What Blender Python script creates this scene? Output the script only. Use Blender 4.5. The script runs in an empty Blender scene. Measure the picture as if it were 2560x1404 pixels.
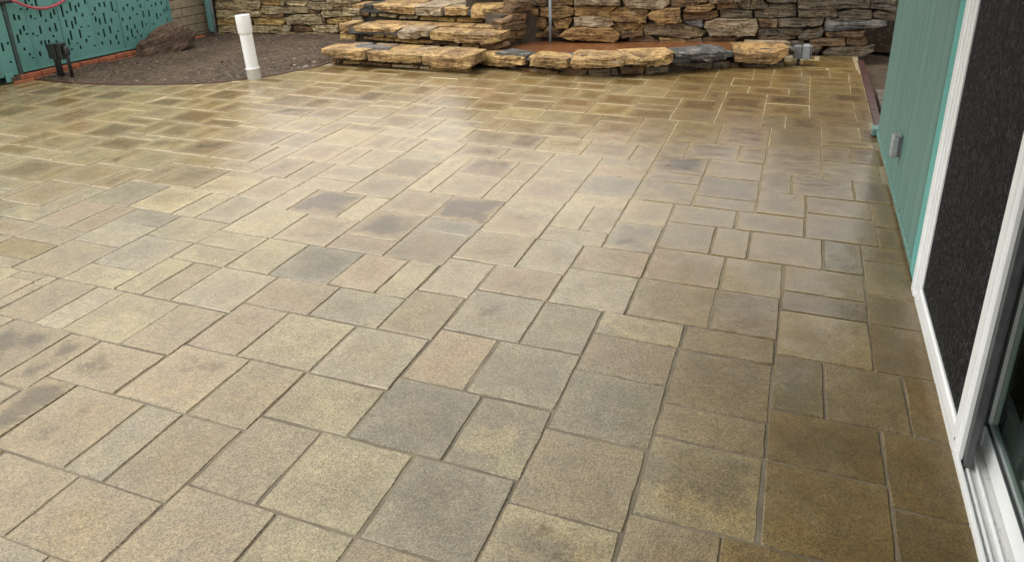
import bpy, math, random
from mathutils import Vector, Matrix, noise as mn
# ------------------------------------------------------------------ scene, camera, light
S = bpy.context.scene
COL = S.collection
cam_d = bpy.data.cameras.new('camera'); cam = bpy.data.objects.new('camera', cam_d); COL.objects.link(cam)
cam_d.sensor_width = 36.0; cam_d.lens = 25.886; cam_d.shift_y = -0.0983
cam_d.clip_start = 0.05; cam_d.clip_end = 2000
CR, CU, CB = (0.9352709, 0.3531834, -0.0230169), (-0.1062853, 0.3422961, 0.9335614), (0.337597, -0.8706864, 0.3576778)
cam.matrix_world = Matrix(((CR[0], CU[0], CB[0], 0), (CR[1], CU[1], CB[1], 0), (CR[2], CU[2], CB[2], 1.5065), (0, 0, 0, 1)))
S.camera = cam
SUN_EL, SUN_AZ = math.radians(56), math.radians(-125)      # overcast: a wide soft sun, high, behind and to the left
W = bpy.data.worlds.new('World'); S.world = W; W.use_nodes = True
nt = W.node_tree; bg = nt.nodes['Background']
sky = nt.nodes.new('ShaderNodeTexSky'); sky.sky_type = 'NISHITA'; sky.sun_disc = False
sky.sun_elevation = SUN_EL; sky.sun_rotation = SUN_AZ; sky.dust_density = 6.0; sky.air_density = 1.0; sky.ozone_density = 1.0
hs = nt.nodes.new('ShaderNodeHueSaturation'); hs.inputs['Saturation'].default_value = 0.12
nt.links.new(sky.outputs[0], hs.inputs['Color']); ov = nt.nodes.new('ShaderNodeMix'); ov.data_type = 'RGBA'; ov.inputs[0].default_value = .75; # even cloud layer over the clear sky, a little brighter and darker from cloud to cloud
tcw = nt.nodes.new('ShaderNodeTexCoord'); cn_ = nt.nodes.new('ShaderNodeTexNoise'); cn_.inputs['Scale'].default_value = 2.2; cn_.inputs['Detail'].default_value = 4; nt.links.new(tcw.outputs['Generated'], cn_.inputs['Vector'])
cr_ = nt.nodes.new('ShaderNodeMapRange'); cr_.inputs[1].default_value = .3; cr_.inputs[2].default_value = .7; cr_.inputs[3].default_value = 3.6; cr_.inputs[4].default_value = 7.0; nt.links.new(cn_.outputs[0], cr_.inputs[0])
cs_ = nt.nodes.new('ShaderNodeVectorMath'); cs_.operation = 'SCALE'; cs_.inputs[0].default_value = (1.03, 1.0, .93); nt.links.new(cr_.outputs[0], cs_.inputs['Scale']); nt.links.new(cs_.outputs[0], ov.inputs[7])
nt.links.new(hs.outputs[0], ov.inputs[6]); nt.links.new(ov.outputs[2], bg.inputs[0]); bg.inputs[1].default_value = 0.14
sd = bpy.data.lights.new('sun', 'SUN'); sd.energy = 0.5; sd.angle = math.radians(40); sd.color = (1, .97, .92)
so = bpy.data.objects.new('sun', sd); COL.objects.link(so)
so.rotation_euler = Vector((-math.sin(SUN_AZ) * math.cos(SUN_EL), -math.cos(SUN_AZ) * math.cos(SUN_EL), -math.sin(SUN_EL))).to_track_quat('-Z', 'Y').to_euler()
sv = S.view_settings; sv.view_transform = 'Standard'; sv.look = 'None'; sv.gamma = 1.0; sv.exposure = 1.38
try: sv.use_curve_mapping = False
except Exception: pass
M = 0.0762            # paver module (3 inches)
def wall_x(y): return (7.3 + .0042 * (y / M - 22)) * M
# ------------------------------------------------------------------ node helpers
class NT:
    def __init__(s, name):
        s.m = bpy.data.materials.new(name); s.m.use_nodes = True; s.t = s.m.node_tree
        s.b = s.t.nodes['Principled BSDF']
    def n(s, typ, **kw):
        nd = s.t.nodes.new(typ)
        for k, v in kw.items():
            if k.startswith('i_'): nd.inputs[int(k[2:])].default_value = v
            else: setattr(nd, k, v)
        return nd
    def l(s, a, b): s.t.links.new(a, b)
    def math(s, op, a, b=None, c=None, clamp=False):
        nd = s.n('ShaderNodeMath', operation=op); nd.use_clamp = clamp
        for i, v in enumerate((a, b, c)):
            if v is None: continue
            if isinstance(v, (int, float)): nd.inputs[i].default_value = v
            else: s.l(v, nd.inputs[i])
        return nd.outputs[0]
    def mix(s, f, a, b, typ='MIX'):
        nd = s.n('ShaderNodeMix', data_type='RGBA', blend_type=typ)
        for i, v in ((0, f), (6, a), (7, b)):
            if isinstance(v, (int, float)): nd.inputs[i].default_value = v
            elif isinstance(v, tuple): nd.inputs[i].default_value = v if len(v) == 4 else v + (1,)
            else: s.l(v, nd.inputs[i])
        return nd.outputs[2]
    def noise(s, vec, scale, detail=3, rough=.55, out=0):
        nd = s.n('ShaderNodeTexNoise'); nd.inputs['Scale'].default_value = scale; nd.inputs['Detail'].default_value = detail
        nd.inputs['Roughness'].default_value = rough
        if vec is not None: s.l(vec, nd.inputs['Vector'])
        return nd.outputs[out]
    def ramp(s, v, lo, hi, a=0., b=1.):
        nd = s.n('ShaderNodeMapRange', interpolation_type='SMOOTHSTEP')
        s.l(v, nd.inputs[0]); nd.inputs[1].default_value = lo; nd.inputs[2].default_value = hi; nd.inputs[3].default_value = a; nd.inputs[4].default_value = b
        return nd.outputs[0]
    def attr(s, name, out='Color'): return s.n('ShaderNodeAttribute', attribute_name=name).outputs[out]
    def sep(s, v):
        nd = s.n('ShaderNodeSeparateXYZ'); s.l(v, nd.inputs[0]); return nd.outputs
    def bump(s, h, strength, dist, nrm=None):
        nd = s.n('ShaderNodeBump'); nd.inputs['Strength'].default_value = strength; nd.inputs['Distance'].default_value = dist; s.l(h, nd.inputs['Height'])
        if nrm is not None: s.l(nrm, nd.inputs['Normal'])
        return nd.outputs[0]
    def set(s, **kw):
        for k, v in kw.items():
            k = k.replace('_', ' ')
            if isinstance(v, (int, float)): s.b.inputs[k].default_value = v
            elif isinstance(v, tuple): s.b.inputs[k].default_value = v + (1,) if len(v) == 3 else v
            else: s.l(v, s.b.inputs[k])
        return s.m

def mat_paver():
    t = NT('wet_paver')
    pos = t.n('ShaderNodeNewGeometry').outputs['Position']
    ps = t.sep(t.attr('ps', 'Vector')); w, h, seed = ps[0], ps[1], ps[2]
    off = t.n('ShaderNodeCombineXYZ'); t.l(t.math('MULTIPLY', seed, 71.3), off.inputs[0]); t.l(t.math('MULTIPLY', seed, 43.7), off.inputs[1])
    va = t.n('ShaderNodeVectorMath', operation='ADD'); t.l(pos, va.inputs[0]); t.l(off.outputs[0], va.inputs[1]); P = va.outputs[0]
    uv = t.sep(t.attr('luv', 'Vector'))
    du = t.math('SUBTRACT', t.math('MULTIPLY', w, .5), t.math('ABSOLUTE', uv[0])); dv = t.math('SUBTRACT', t.math('MULTIPLY', h, .5), t.math('ABSOLUTE', uv[1]))
    e = t.math('MINIMUM', du, dv)
    big = t.noise(P, 5.0, 4, .6); med = t.noise(P, 22, 4, .65)
    f = t.ramp(t.math('ADD', t.math('MULTIPLY', big, .75), t.math('MULTIPLY', med, .25)), .40, .60)
    col = t.mix(f, t.attr('pc'), t.attr('pd'))
    # aggregate grit
    vo = t.n('ShaderNodeTexVoronoi'); vo.inputs['Scale'].default_value = 300; t.l(pos, vo.inputs['Vector'])
    gv = t.n('ShaderNodeRGBToBW'); t.l(vo.outputs['Color'], gv.inputs[0])
    g2 = t.noise(pos, 420, 2, .6); g3 = t.noise(pos, 120, 4, .7)
    grit = t.math('ADD', t.math('ADD', t.math('MULTIPLY', gv.outputs[0], .55), t.math('MULTIPLY', g2, .45)), t.math('MULTIPLY', g3, .5))
    gm = t.ramp(grit, .40, 1.10, .52, 1.52)
    vm = t.n('ShaderNodeVectorMath', operation='SCALE'); t.l(col, vm.inputs[0]); t.l(gm, vm.inputs['Scale']); col = vm.outputs[0]
    mot = t.n('ShaderNodeVectorMath', operation='SCALE'); t.l(col, mot.inputs[0]); t.l(t.math('MULTIPLY', t.ramp(t.noise(P, 17, 5, .7), .34, .68, .92, 1.08), t.ramp(t.noise(P, 52, 4, .7), .32, .70, .93, 1.07)), mot.inputs['Scale']); col = mot.outputs[0]
    # pale sandy tint at the edges, stronger on far pavers
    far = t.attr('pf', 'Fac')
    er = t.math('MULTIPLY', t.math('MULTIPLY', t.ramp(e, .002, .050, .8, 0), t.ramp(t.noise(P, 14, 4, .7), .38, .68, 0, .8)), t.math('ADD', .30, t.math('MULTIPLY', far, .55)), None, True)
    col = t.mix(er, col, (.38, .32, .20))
    chip = t.math('MULTIPLY', t.ramp(e, .0, .007, 1, 0), t.ramp(t.noise(pos, 90, 3, .7), .48, .62, 0, .75)); chip = t.math('MULTIPLY', chip, t.math('SUBTRACT', 1, t.math('MULTIPLY', far, .8)))
    col = t.mix(chip, col, (.070, .060, .045))
    pit = t.ramp(t.noise(P, 130, 3, .75), .66, .72, 0, .55)
    col = t.mix(pit, col, (.07, .06, .045))
    # wetness: the whole floor carries a thin film, pools stand on some pavers
    wet = t.attr('pw', 'Fac')
    cen = t.ramp(e, .0, .10)
    wn = t.math('ADD', t.math('ADD', t.math('MULTIPLY', t.noise(P, 6, 3, .6), .8), t.math('MULTIPLY', t.noise(P, 75, 4, .8), .34)), t.math('MULTIPLY', cen, .20))
    pud = t.ramp(t.math('ADD', wn, wet), .92, 1.10)
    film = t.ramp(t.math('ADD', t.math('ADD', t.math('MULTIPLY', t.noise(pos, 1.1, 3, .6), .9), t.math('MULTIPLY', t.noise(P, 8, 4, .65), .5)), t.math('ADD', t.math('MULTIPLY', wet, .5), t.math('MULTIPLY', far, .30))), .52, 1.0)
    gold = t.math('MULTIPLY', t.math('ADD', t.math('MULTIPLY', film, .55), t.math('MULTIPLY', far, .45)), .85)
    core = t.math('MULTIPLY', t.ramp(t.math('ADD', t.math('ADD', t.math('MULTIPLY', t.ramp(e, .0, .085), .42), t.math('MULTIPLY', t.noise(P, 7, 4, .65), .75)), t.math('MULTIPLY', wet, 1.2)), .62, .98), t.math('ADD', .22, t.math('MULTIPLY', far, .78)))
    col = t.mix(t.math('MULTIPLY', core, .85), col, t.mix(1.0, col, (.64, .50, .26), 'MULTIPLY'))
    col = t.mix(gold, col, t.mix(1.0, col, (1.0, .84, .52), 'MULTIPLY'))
    col = t.mix(pud, col, t.mix(1.0, col, (.40, .34, .15), 'MULTIPLY'))
    house_shade = t.attr('pr', 'Fac')      # shade and dark reflection of the house, painted into the pavers beside it
    col = t.mix(t.math('MULTIPLY', house_shade, t.ramp(t.noise(P, 6, 4, .65), .25, .6, .55, 1.0)), col, t.mix(1.0, col, (.66, .56, .31), 'MULTIPLY'))
    wave = t.math('ADD', t.math('MULTIPLY', t.noise(P, 11, 2, .5), 1.0), t.math('MULTIPLY', t.noise(pos, 60, 3, .6), .22))
    hgt = t.math('ADD', grit, t.math('MULTIPLY', t.noise(pos, 45, 3, .6), .8))
    cn = t.bump(t.math('ADD', t.math('ADD', wave, t.math('MULTIPLY', t.math('MULTIPLY', t.noise(pos, 120, 3, .6), pud), .35)), t.math('MULTIPLY', grit, t.math('MULTIPLY', t.math('SUBTRACT', 1, pud), .10))), .45, .006)
    crough = t.n('ShaderNodeMix', data_type='FLOAT'); t.l(pud, crough.inputs[0]); t.l(t.math('SUBTRACT', t.ramp(film, 0, 1, .34, .17), t.math('MULTIPLY', core, .07)), crough.inputs[2]); crough.inputs[3].default_value = .03
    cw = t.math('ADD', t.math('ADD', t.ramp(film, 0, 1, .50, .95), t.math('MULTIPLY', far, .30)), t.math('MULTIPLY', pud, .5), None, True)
    t.b.inputs['Specular IOR Level'].default_value = .25
    return t.set(Base_Color=col, Roughness=.6, Normal=t.bump(hgt, .5, .0016), Coat_Weight=cw, Coat_Roughness=crough.outputs[0], Coat_IOR=1.5, Coat_Normal=cn)

def mat_sand():
    t = NT('joint_sand'); pos = t.n('ShaderNodeNewGeometry').outputs['Position']
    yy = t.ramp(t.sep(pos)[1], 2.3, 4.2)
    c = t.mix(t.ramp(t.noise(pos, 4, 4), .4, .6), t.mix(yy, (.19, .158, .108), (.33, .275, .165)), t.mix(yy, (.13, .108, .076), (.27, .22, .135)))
    c = t.mix(t.ramp(t.noise(pos, 300, 2), .62, .7), c, (.05, .04, .03))
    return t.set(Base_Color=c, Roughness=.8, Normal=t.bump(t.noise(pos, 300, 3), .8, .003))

def mat_stone():
    t = NT('ledge_stone'); tc = t.n('ShaderNodeTexCoord').outputs['Object']
    sd_ = t.attr('ss', 'Fac'); off = t.n('ShaderNodeVectorMath', operation='ADD'); t.l(tc, off.inputs[0])
    cb = t.n('ShaderNodeCombineXYZ'); t.l(t.math('MULTIPLY', sd_, 91.7), cb.inputs[0]); t.l(t.math('MULTIPLY', sd_, 57.1), cb.inputs[2]); t.l(cb.outputs[0], off.inputs[1]); P = off.outputs[0]
    mp = t.n('ShaderNodeMapping'); t.l(P, mp.inputs[0]); mp.inputs['Scale'].default_value = (4, 4, 48); mp.inputs['Rotation'].default_value = (.04, .09, 0)
    strata = t.noise(mp.outputs[0], 1.6, 5, .65)
    big = t.noise(P, 6, 4, .6); med = t.noise(P, 30, 5, .65)
    col = t.mix(t.ramp(big, .44, .58), t.attr('c1'), t.attr('c2'))
    col = t.mix(t.ramp(strata, .50, .60, 0, .75), col, t.mix(1.0, col, (.42, .34, .26), 'MULTIPLY'))
    col = t.mix(t.ramp(med, .38, .50, .8, 0), col, t.mix(1.0, col, (.36, .28, .20), 'MULTIPLY'))
    col = t.mix(t.ramp(t.noise(P, 18, 4, .6), .56, .66, 0, .5), col, t.mix(1.0, col, (1.5, 1.5, 1.6), 'MULTIPLY'))
    # lime bloom / grey weathering patches
    pt = t.math('MULTIPLY', t.ramp(t.noise(P, 8, 4, .6), .56, .64), t.attr('sp', 'Fac'))
    col = t.mix(pt, col, t.mix(t.ramp(med, .4, .6), (.20, .20, .19), (.36, .34, .30)))
    h = t.math('ADD', t.math('MULTIPLY', strata, 1.0), t.math('ADD', t.math('MULTIPLY', med, .8), t.math('MULTIPLY', t.noise(P, 120, 4, .7), .25)))
    return t.set(Base_Color=col, Roughness=t.ramp(big, .3, .7, .42, .7), Normal=t.bump(h, 1.0, .034))

def mat_simple(name, c1, c2, scale=8, rough=.6, bump=.3, dist=.003, bscale=60, lo=.35, hi=.65, stretch=(1, 1, 1), metallic=0., rough2=None, spec=None):
    t = NT(name); tc = t.n('ShaderNodeTexCoord').outputs['Object']
    mp = t.n('ShaderNodeMapping'); t.l(tc, mp.inputs[0]); mp.inputs['Scale'].default_value = stretch; P = mp.outputs[0]
    n = t.noise(P, scale, 5, .6)
    t.set(Base_Color=t.mix(t.ramp(n, lo, hi), c1, c2), Metallic=metallic)
    if rough2 is None: t.set(Roughness=rough)
    else: t.set(Roughness=t.ramp(n, lo, hi, rough, rough2))
    if bump: t.set(Normal=t.bump(t.noise(P, bscale, 4, .65), bump, dist))
    if spec is not None: t.b.inputs['Specular IOR Level'].default_value = spec
    return t.m

def mat_paint(name, c, worn, wear=.62, rough=.5, grain=(1, 1, 1), gscale=30):
    """old outdoor paint: slight fading, streaks, small scuffs"""
    t = NT(name); tc = t.n('ShaderNodeTexCoord').outputs['Object']
    mp = t.n('ShaderNodeMapping'); t.l(tc, mp.inputs[0]); mp.inputs['Scale'].default_value = grain; P = mp.outputs[0]
    a = t.mix(t.ramp(t.noise(P, 3, 5, .65), .35, .65), c, tuple(v * .84 for v in c))
    a = t.mix(t.ramp(t.noise(P, gscale, 5, .7), wear, wear + .1, 0, .7), a, worn)
    return t.set(Base_Color=a, Roughness=t.ramp(t.noise(P, 9, 3), .3, .7, rough - .12, rough + .1), Normal=t.bump(t.noise(P, gscale * 2, 4, .65), .25, .002))

def mat_soil():
    t = NT('garden_soil'); pos = t.n('ShaderNodeNewGeometry').outputs['Position']
    c = t.mix(t.ramp(t.noise(pos, 3, 5, .65), .35, .65), (.062, .037, .022), (.120, .078, .047))
    c = t.mix(t.ramp(t.noise(pos, 26, 5, .75), .50, .64), c, (.19, .140, .095))
    c = t.mix(t.ramp(t.noise(pos, 60, 4, .75), .54, .64), c, (.028, .019, .013))
    c = t.mix(t.ramp(t.noise(pos, 120, 3, .6), .68, .73), c, (.40, .32, .21))
    h = t.math('ADD', t.noise(pos, 22, 6, .75), t.math('MULTIPLY', t.noise(pos, 80, 4, .75), .6))
    return t.set(Base_Color=c, Roughness=.85, Normal=t.bump(h, 1.0, .035))

def mat_water():
    t = NT('muddy_water'); pos = t.n('ShaderNodeNewGeometry').outputs['Position']
    c = t.mix(t.ramp(t.noise(pos, 5, 4), .35, .65), (.20, .085, .035), (.15, .065, .028))
    return t.set(Base_Color=c, Roughness=.12, Normal=t.bump(t.noise(pos, 70, 3, .6), .12, .004), IOR=1.33)

def mat_screen():
    t = NT('insect_screen'); t.set(Base_Color=(.018, .018, .020), Roughness=.8, Specular_IOR_Level=.15)
    tr = t.n('ShaderNodeBsdfTransparent'); mx = t.n('ShaderNodeMixShader')
    tc = t.n('ShaderNodeTexCoord').outputs['Object']
    mp = t.n('ShaderNodeMapping'); t.l(tc, mp.inputs[0]); mp.inputs['Scale'].default_value = (1, 1, .45)
    sp = t.noise(mp.outputs[0], 130, 4, .75)
    t.set(Base_Color=t.mix(t.ramp(sp, .52, .70), (.014, .014, .015), (.085, .085, .088)))
    t.l(t.ramp(sp, .35, .6, .62, .93), mx.inputs[0]); t.l(tr.outputs[0], mx.inputs[1]); t.l(t.b.outputs[0], mx.inputs[2])
    t.l(mx.outputs[0], t.t.nodes['Material Output'].inputs['Surface']); return t.m

def mat_glass():
    t = NT('door_glass')
    return t.set(Base_Color=(.62, .75, .70), Roughness=.02, Transmission_Weight=1.0, IOR=1.45)

PAVER = mat_paver(); SAND = mat_sand(); STONE = mat_stone(); SOIL = mat_soil(); WATER = mat_water(); SCREEN = mat_screen(); GLASS = mat_glass()
TEAL_F = mat_paint('teal_fence_paint', (.095, .250, .228), (.15, .31, .285), .60, .55, (1, 1, .35), 40)
TEAL_H = mat_paint('teal_siding_paint', (.118, .232, .208), (.19, .30, .28), .56, .6, (1, 5, .25), 14)
TEAL_T = mat_paint('teal_trim_paint', (.11, .42, .39), (.22, .48, .45), .66, .45)
WHITE = mat_simple('white_vinyl', (.84, .86, .87), (.77, .79, .80), 5, .35, .1, .001, 90, .3, .75)
SILLW = mat_simple('dirty_white_sill', (.72, .72, .70), (.30, .29, .27), 34, .5, .25, .001, 120, .56, .74)
GASK = mat_simple('rubber_gasket', (.045, .05, .055), (.07, .075, .08), 20, .5, 0)
PVC = mat_simple('white_pvc', (.74, .75, .75), (.52, .53, .53), 7, .35, .1, .001, 60, .52, .8)
CONDUIT = mat_simple('grey_conduit', (.24, .27, .30), (.17, .19, .21), 20, .45, .1)
BLACK = mat_simple('black_plastic', (.012, .012, .013), (.03, .03, .03), 30, .45, .2)
GREYBOX = mat_simple('grey_box', (.10, .105, .115), (.15, .155, .165), 25, .5, .2)
GREYBOX2 = mat_simple('light_grey_cover', (.24, .25, .27), (.18, .19, .20), 25, .5, .2)
BRICKM = mat_simple('red_brick', (.36, .11, .048), (.22, .068, .034), 14, .6, .6, .004, 60)
EDGER = mat_simple('red_edging', (.075, .028, .021), (.048, .020, .016), 10, .45, .4, .003, 60)
MORT = mat_simple('grey_mortar', (.14, .145, .15), (.075, .08, .085), 12, .75, .7, .006, 60)
MORTD = mat_simple('dark_backing', (.075, .058, .038), (.045, .036, .026), 12, .9, .7, .006, 60)
BLOCK = mat_simple('concrete_block', (.36, .295, .20), (.25, .205, .14), 18, .8, .9, .006, 110)
BMORT = mat_simple('block_mortar', (.055, .048, .04), (.08, .07, .06), 30, .9, .5)
ROCK = mat_simple('brown_boulder', (.20, .125, .080), (.060, .034, .022), 4, .5, 1.0, .03, 12, .35, .65, (1.2, 1.2, 5.5), rough2=.75)
DROCK = mat_simple('dark_rock', (.026, .026, .026), (.012, .012, .012), 5, .6, 1.0, .02, 22, .35, .65, (1, 1, 2))
HOSE = mat_simple('pink_hose', (.42, .075, .095), (.33, .05, .07), 30, .4, .1)
STRAW = mat_simple('dry_straw', (.42, .33, .19), (.30, .22, .12), 20, .7, 0)
ROOFM = mat_simple('eave_paint', (.09, .11, .10), (.07, .09, .08), 4, .6, .1)
ROOM = mat_simple('dim_interior', (.030, .032, .030), (.045, .045, .042), 3, .8, 0)
REFL = mat_simple('green_reflection', (.10, .24, .18), (.06, .15, .115), 4, .8, .2)  # green of the reflection in the door glass, put into a surface colour
LEAF = mat_simple('shrub_leaf', (.045, .085, .025), (.08, .11, .04), 3, .5, 0)
# ------------------------------------------------------------------ mesh helpers
def tagp(o, label=None, cat=None, group=None, kind=None):
    for k, v in (('label', label), ('category', cat), ('group', group), ('kind', kind)):
        if v: o[k] = v
    return o
def mesh(name, V, F, mat, parent=None, smooth=False, attrs=None):
    me = bpy.data.meshes.new(name); me.from_pydata([tuple(v) for v in V], [], F); me.update()
    if smooth:
        for p in me.polygons: p.use_smooth = True
    me.materials.append(mat)
    for k, (typ, data) in (attrs or {}).items():
        a = me.attributes.new(k, typ, 'POINT')
        flat = []
        if typ == 'FLOAT': a.data.foreach_set('value', data)
        elif typ == 'FLOAT_COLOR':
            for c in data: flat += [c[0], c[1], c[2], 1]
            a.data.foreach_set('color', flat)
        else:
            for c in data: flat += list(c)
            a.data.foreach_set('vector', flat)
    o = bpy.data.objects.new(name, me); COL.objects.link(o)
    if parent: o.parent = parent
    return o
def empty(name, loc=(0, 0, 0), rz=0):
    o = bpy.data.objects.new(name, None); COL.objects.link(o); o.location = loc; o.rotation_euler = (0, 0, rz); o.empty_display_size = .1; return o
class MB:
    def __init__(s): s.V = []; s.F = []
    def add(s, V, F):
        k = len(s.V); s.V += [tuple(v) for v in V]; s.F += [tuple(i + k for i in f) for f in F]; return s
    def box(s, a, b, bev=0.0):
        (x0, y0, z0), (x1, y1, z1) = a, b
        if bev <= 0:
            V = [(x, y, z) for z in (z0, z1) for y in (y0, y1) for x in (x0, x1)]
            return s.add(V, [(0, 2, 3, 1), (4, 5, 7, 6), (0, 1, 5, 4), (2, 6, 7, 3), (0, 4, 6, 2), (1, 3, 7, 5)])
        V = []; c = bev
        for (sx, X) in ((1, x0), (-1, x1)):
            for (sy, Y) in ((1, y0), (-1, y1)):
                for (sz, Z) in ((1, z0), (-1, z1)):
                    V += [(X, Y + sy * c, Z + sz * c), (X + sx * c, Y, Z + sz * c), (X + sx * c, Y + sy * c, Z)]
        i = lambda ax, x, y, z: ((x * 2 + y) * 2 + z) * 3 + ax
        F = []
        for x in (0, 1): f = [i(0, x, 0, 0), i(0, x, 1, 0), i(0, x, 1, 1), i(0, x, 0, 1)]; F.append(tuple(f if x else f[::-1]))
        for y in (0, 1): f = [i(1, 0, y, 0), i(1, 1, y, 0), i(1, 1, y, 1), i(1, 0, y, 1)]; F.append(tuple(f[::-1] if y else f))
        for z in (0, 1): f = [i(2, 0, 0, z), i(2, 1, 0, z), i(2, 1, 1, z), i(2, 0, 1, z)]; F.append(tuple(f if z else f[::-1]))
        for y in (0, 1):
            for z in (0, 1): F.append((i(1, 0, y, z), i(1, 1, y, z), i(2, 1, y, z), i(2, 0, y, z)))
        for x in (0, 1):
            for z in (0, 1): F.append((i(0, x, 0, z), i(0, x, 1, z), i(2, x, 1, z), i(2, x, 0, z)))
        for x in (0, 1):
            for y in (0, 1): F.append((i(0, x, y, 0), i(0, x, y, 1), i(1, x, y, 1), i(1, x, y, 0)))
        for x in (0, 1):
            for y in (0, 1):
                for z in (0, 1): F.append((i(0, x, y, z), i(1, x, y, z), i(2, x, y, z)))
        return s.add(V, F)
    def lathe(s, prof, n=24, c=(0, 0, 0), cap=True):
        V = []; F = []; m = len(prof)
        for r, z in prof:
            for k in range(n):
                a = 2 * math.pi * k / n; V.append((c[0] + r * math.cos(a), c[1] + r * math.sin(a), c[2] + z))
        for j in range(m - 1):
            for k in range(n): F.append((j * n + k, j * n + (k + 1) % n, (j + 1) * n + (k + 1) % n, (j + 1) * n + k))
        if cap: F.append(tuple(range(n))[::-1]); F.append(tuple(range((m - 1) * n, m * n)))
        return s.add(V, F)
    def tube(s, pts, r, n=10):
        pts = [Vector(p) for p in pts]; V = []; F = []
        for j, p in enumerate(pts):
            d = (pts[min(j + 1, len(pts) - 1)] - pts[max(j - 1, 0)]).normalized()
            a = d.cross(Vector((0, 0, 1)));  a = a.normalized() if a.length > 1e-4 else Vector((1, 0, 0)); b = d.cross(a)
            rr = r[j] if isinstance(r, (list, tuple)) else r
            for k in range(n):
                t = 2 * math.pi * k / n; V.append(p + a * math.cos(t) * rr + b * math.sin(t) * rr)
        for j in range(len(pts) - 1):
            for k in range(n): F.append((j * n + k, j * n + (k + 1) % n, (j + 1) * n + (k + 1) % n, (j + 1) * n + k))
        F.append(tuple(range(n))[::-1]); F.append(tuple(range((len(pts) - 1) * n, len(pts) * n)))
        return s.add(V, F)
    def xf(s, f): s.V = [f(v) for v in s.V]; return s
    def build(s, name, mat, parent=None, smooth=False):
        return mesh(name, s.V, s.F, mat, parent, smooth)
def loft(rings, close_first=True, close_last=True):
    V = []; F = []; n = len(rings[0])
    for r in rings: V += r
    for j in range(len(rings) - 1):
        for k in range(n): F.append((j * n + k, j * n + (k + 1) % n, (j + 1) * n + (k + 1) % n, (j + 1) * n + k))
    if close_first: F.append(tuple(range(n))[::-1])
    if close_last: F.append(tuple(range((len(rings) - 1) * n, len(rings) * n)))
    return V, F
# ------------------------------------------------------------------ ground, soil, patio
g = mesh('ground', [(-120, -120, -.09), (120, -120, -.09), (120, 120, -.09), (-120, 120, -.09)], [(0, 1, 2, 3)], SOIL); g['kind'] = 'structure'

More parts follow.
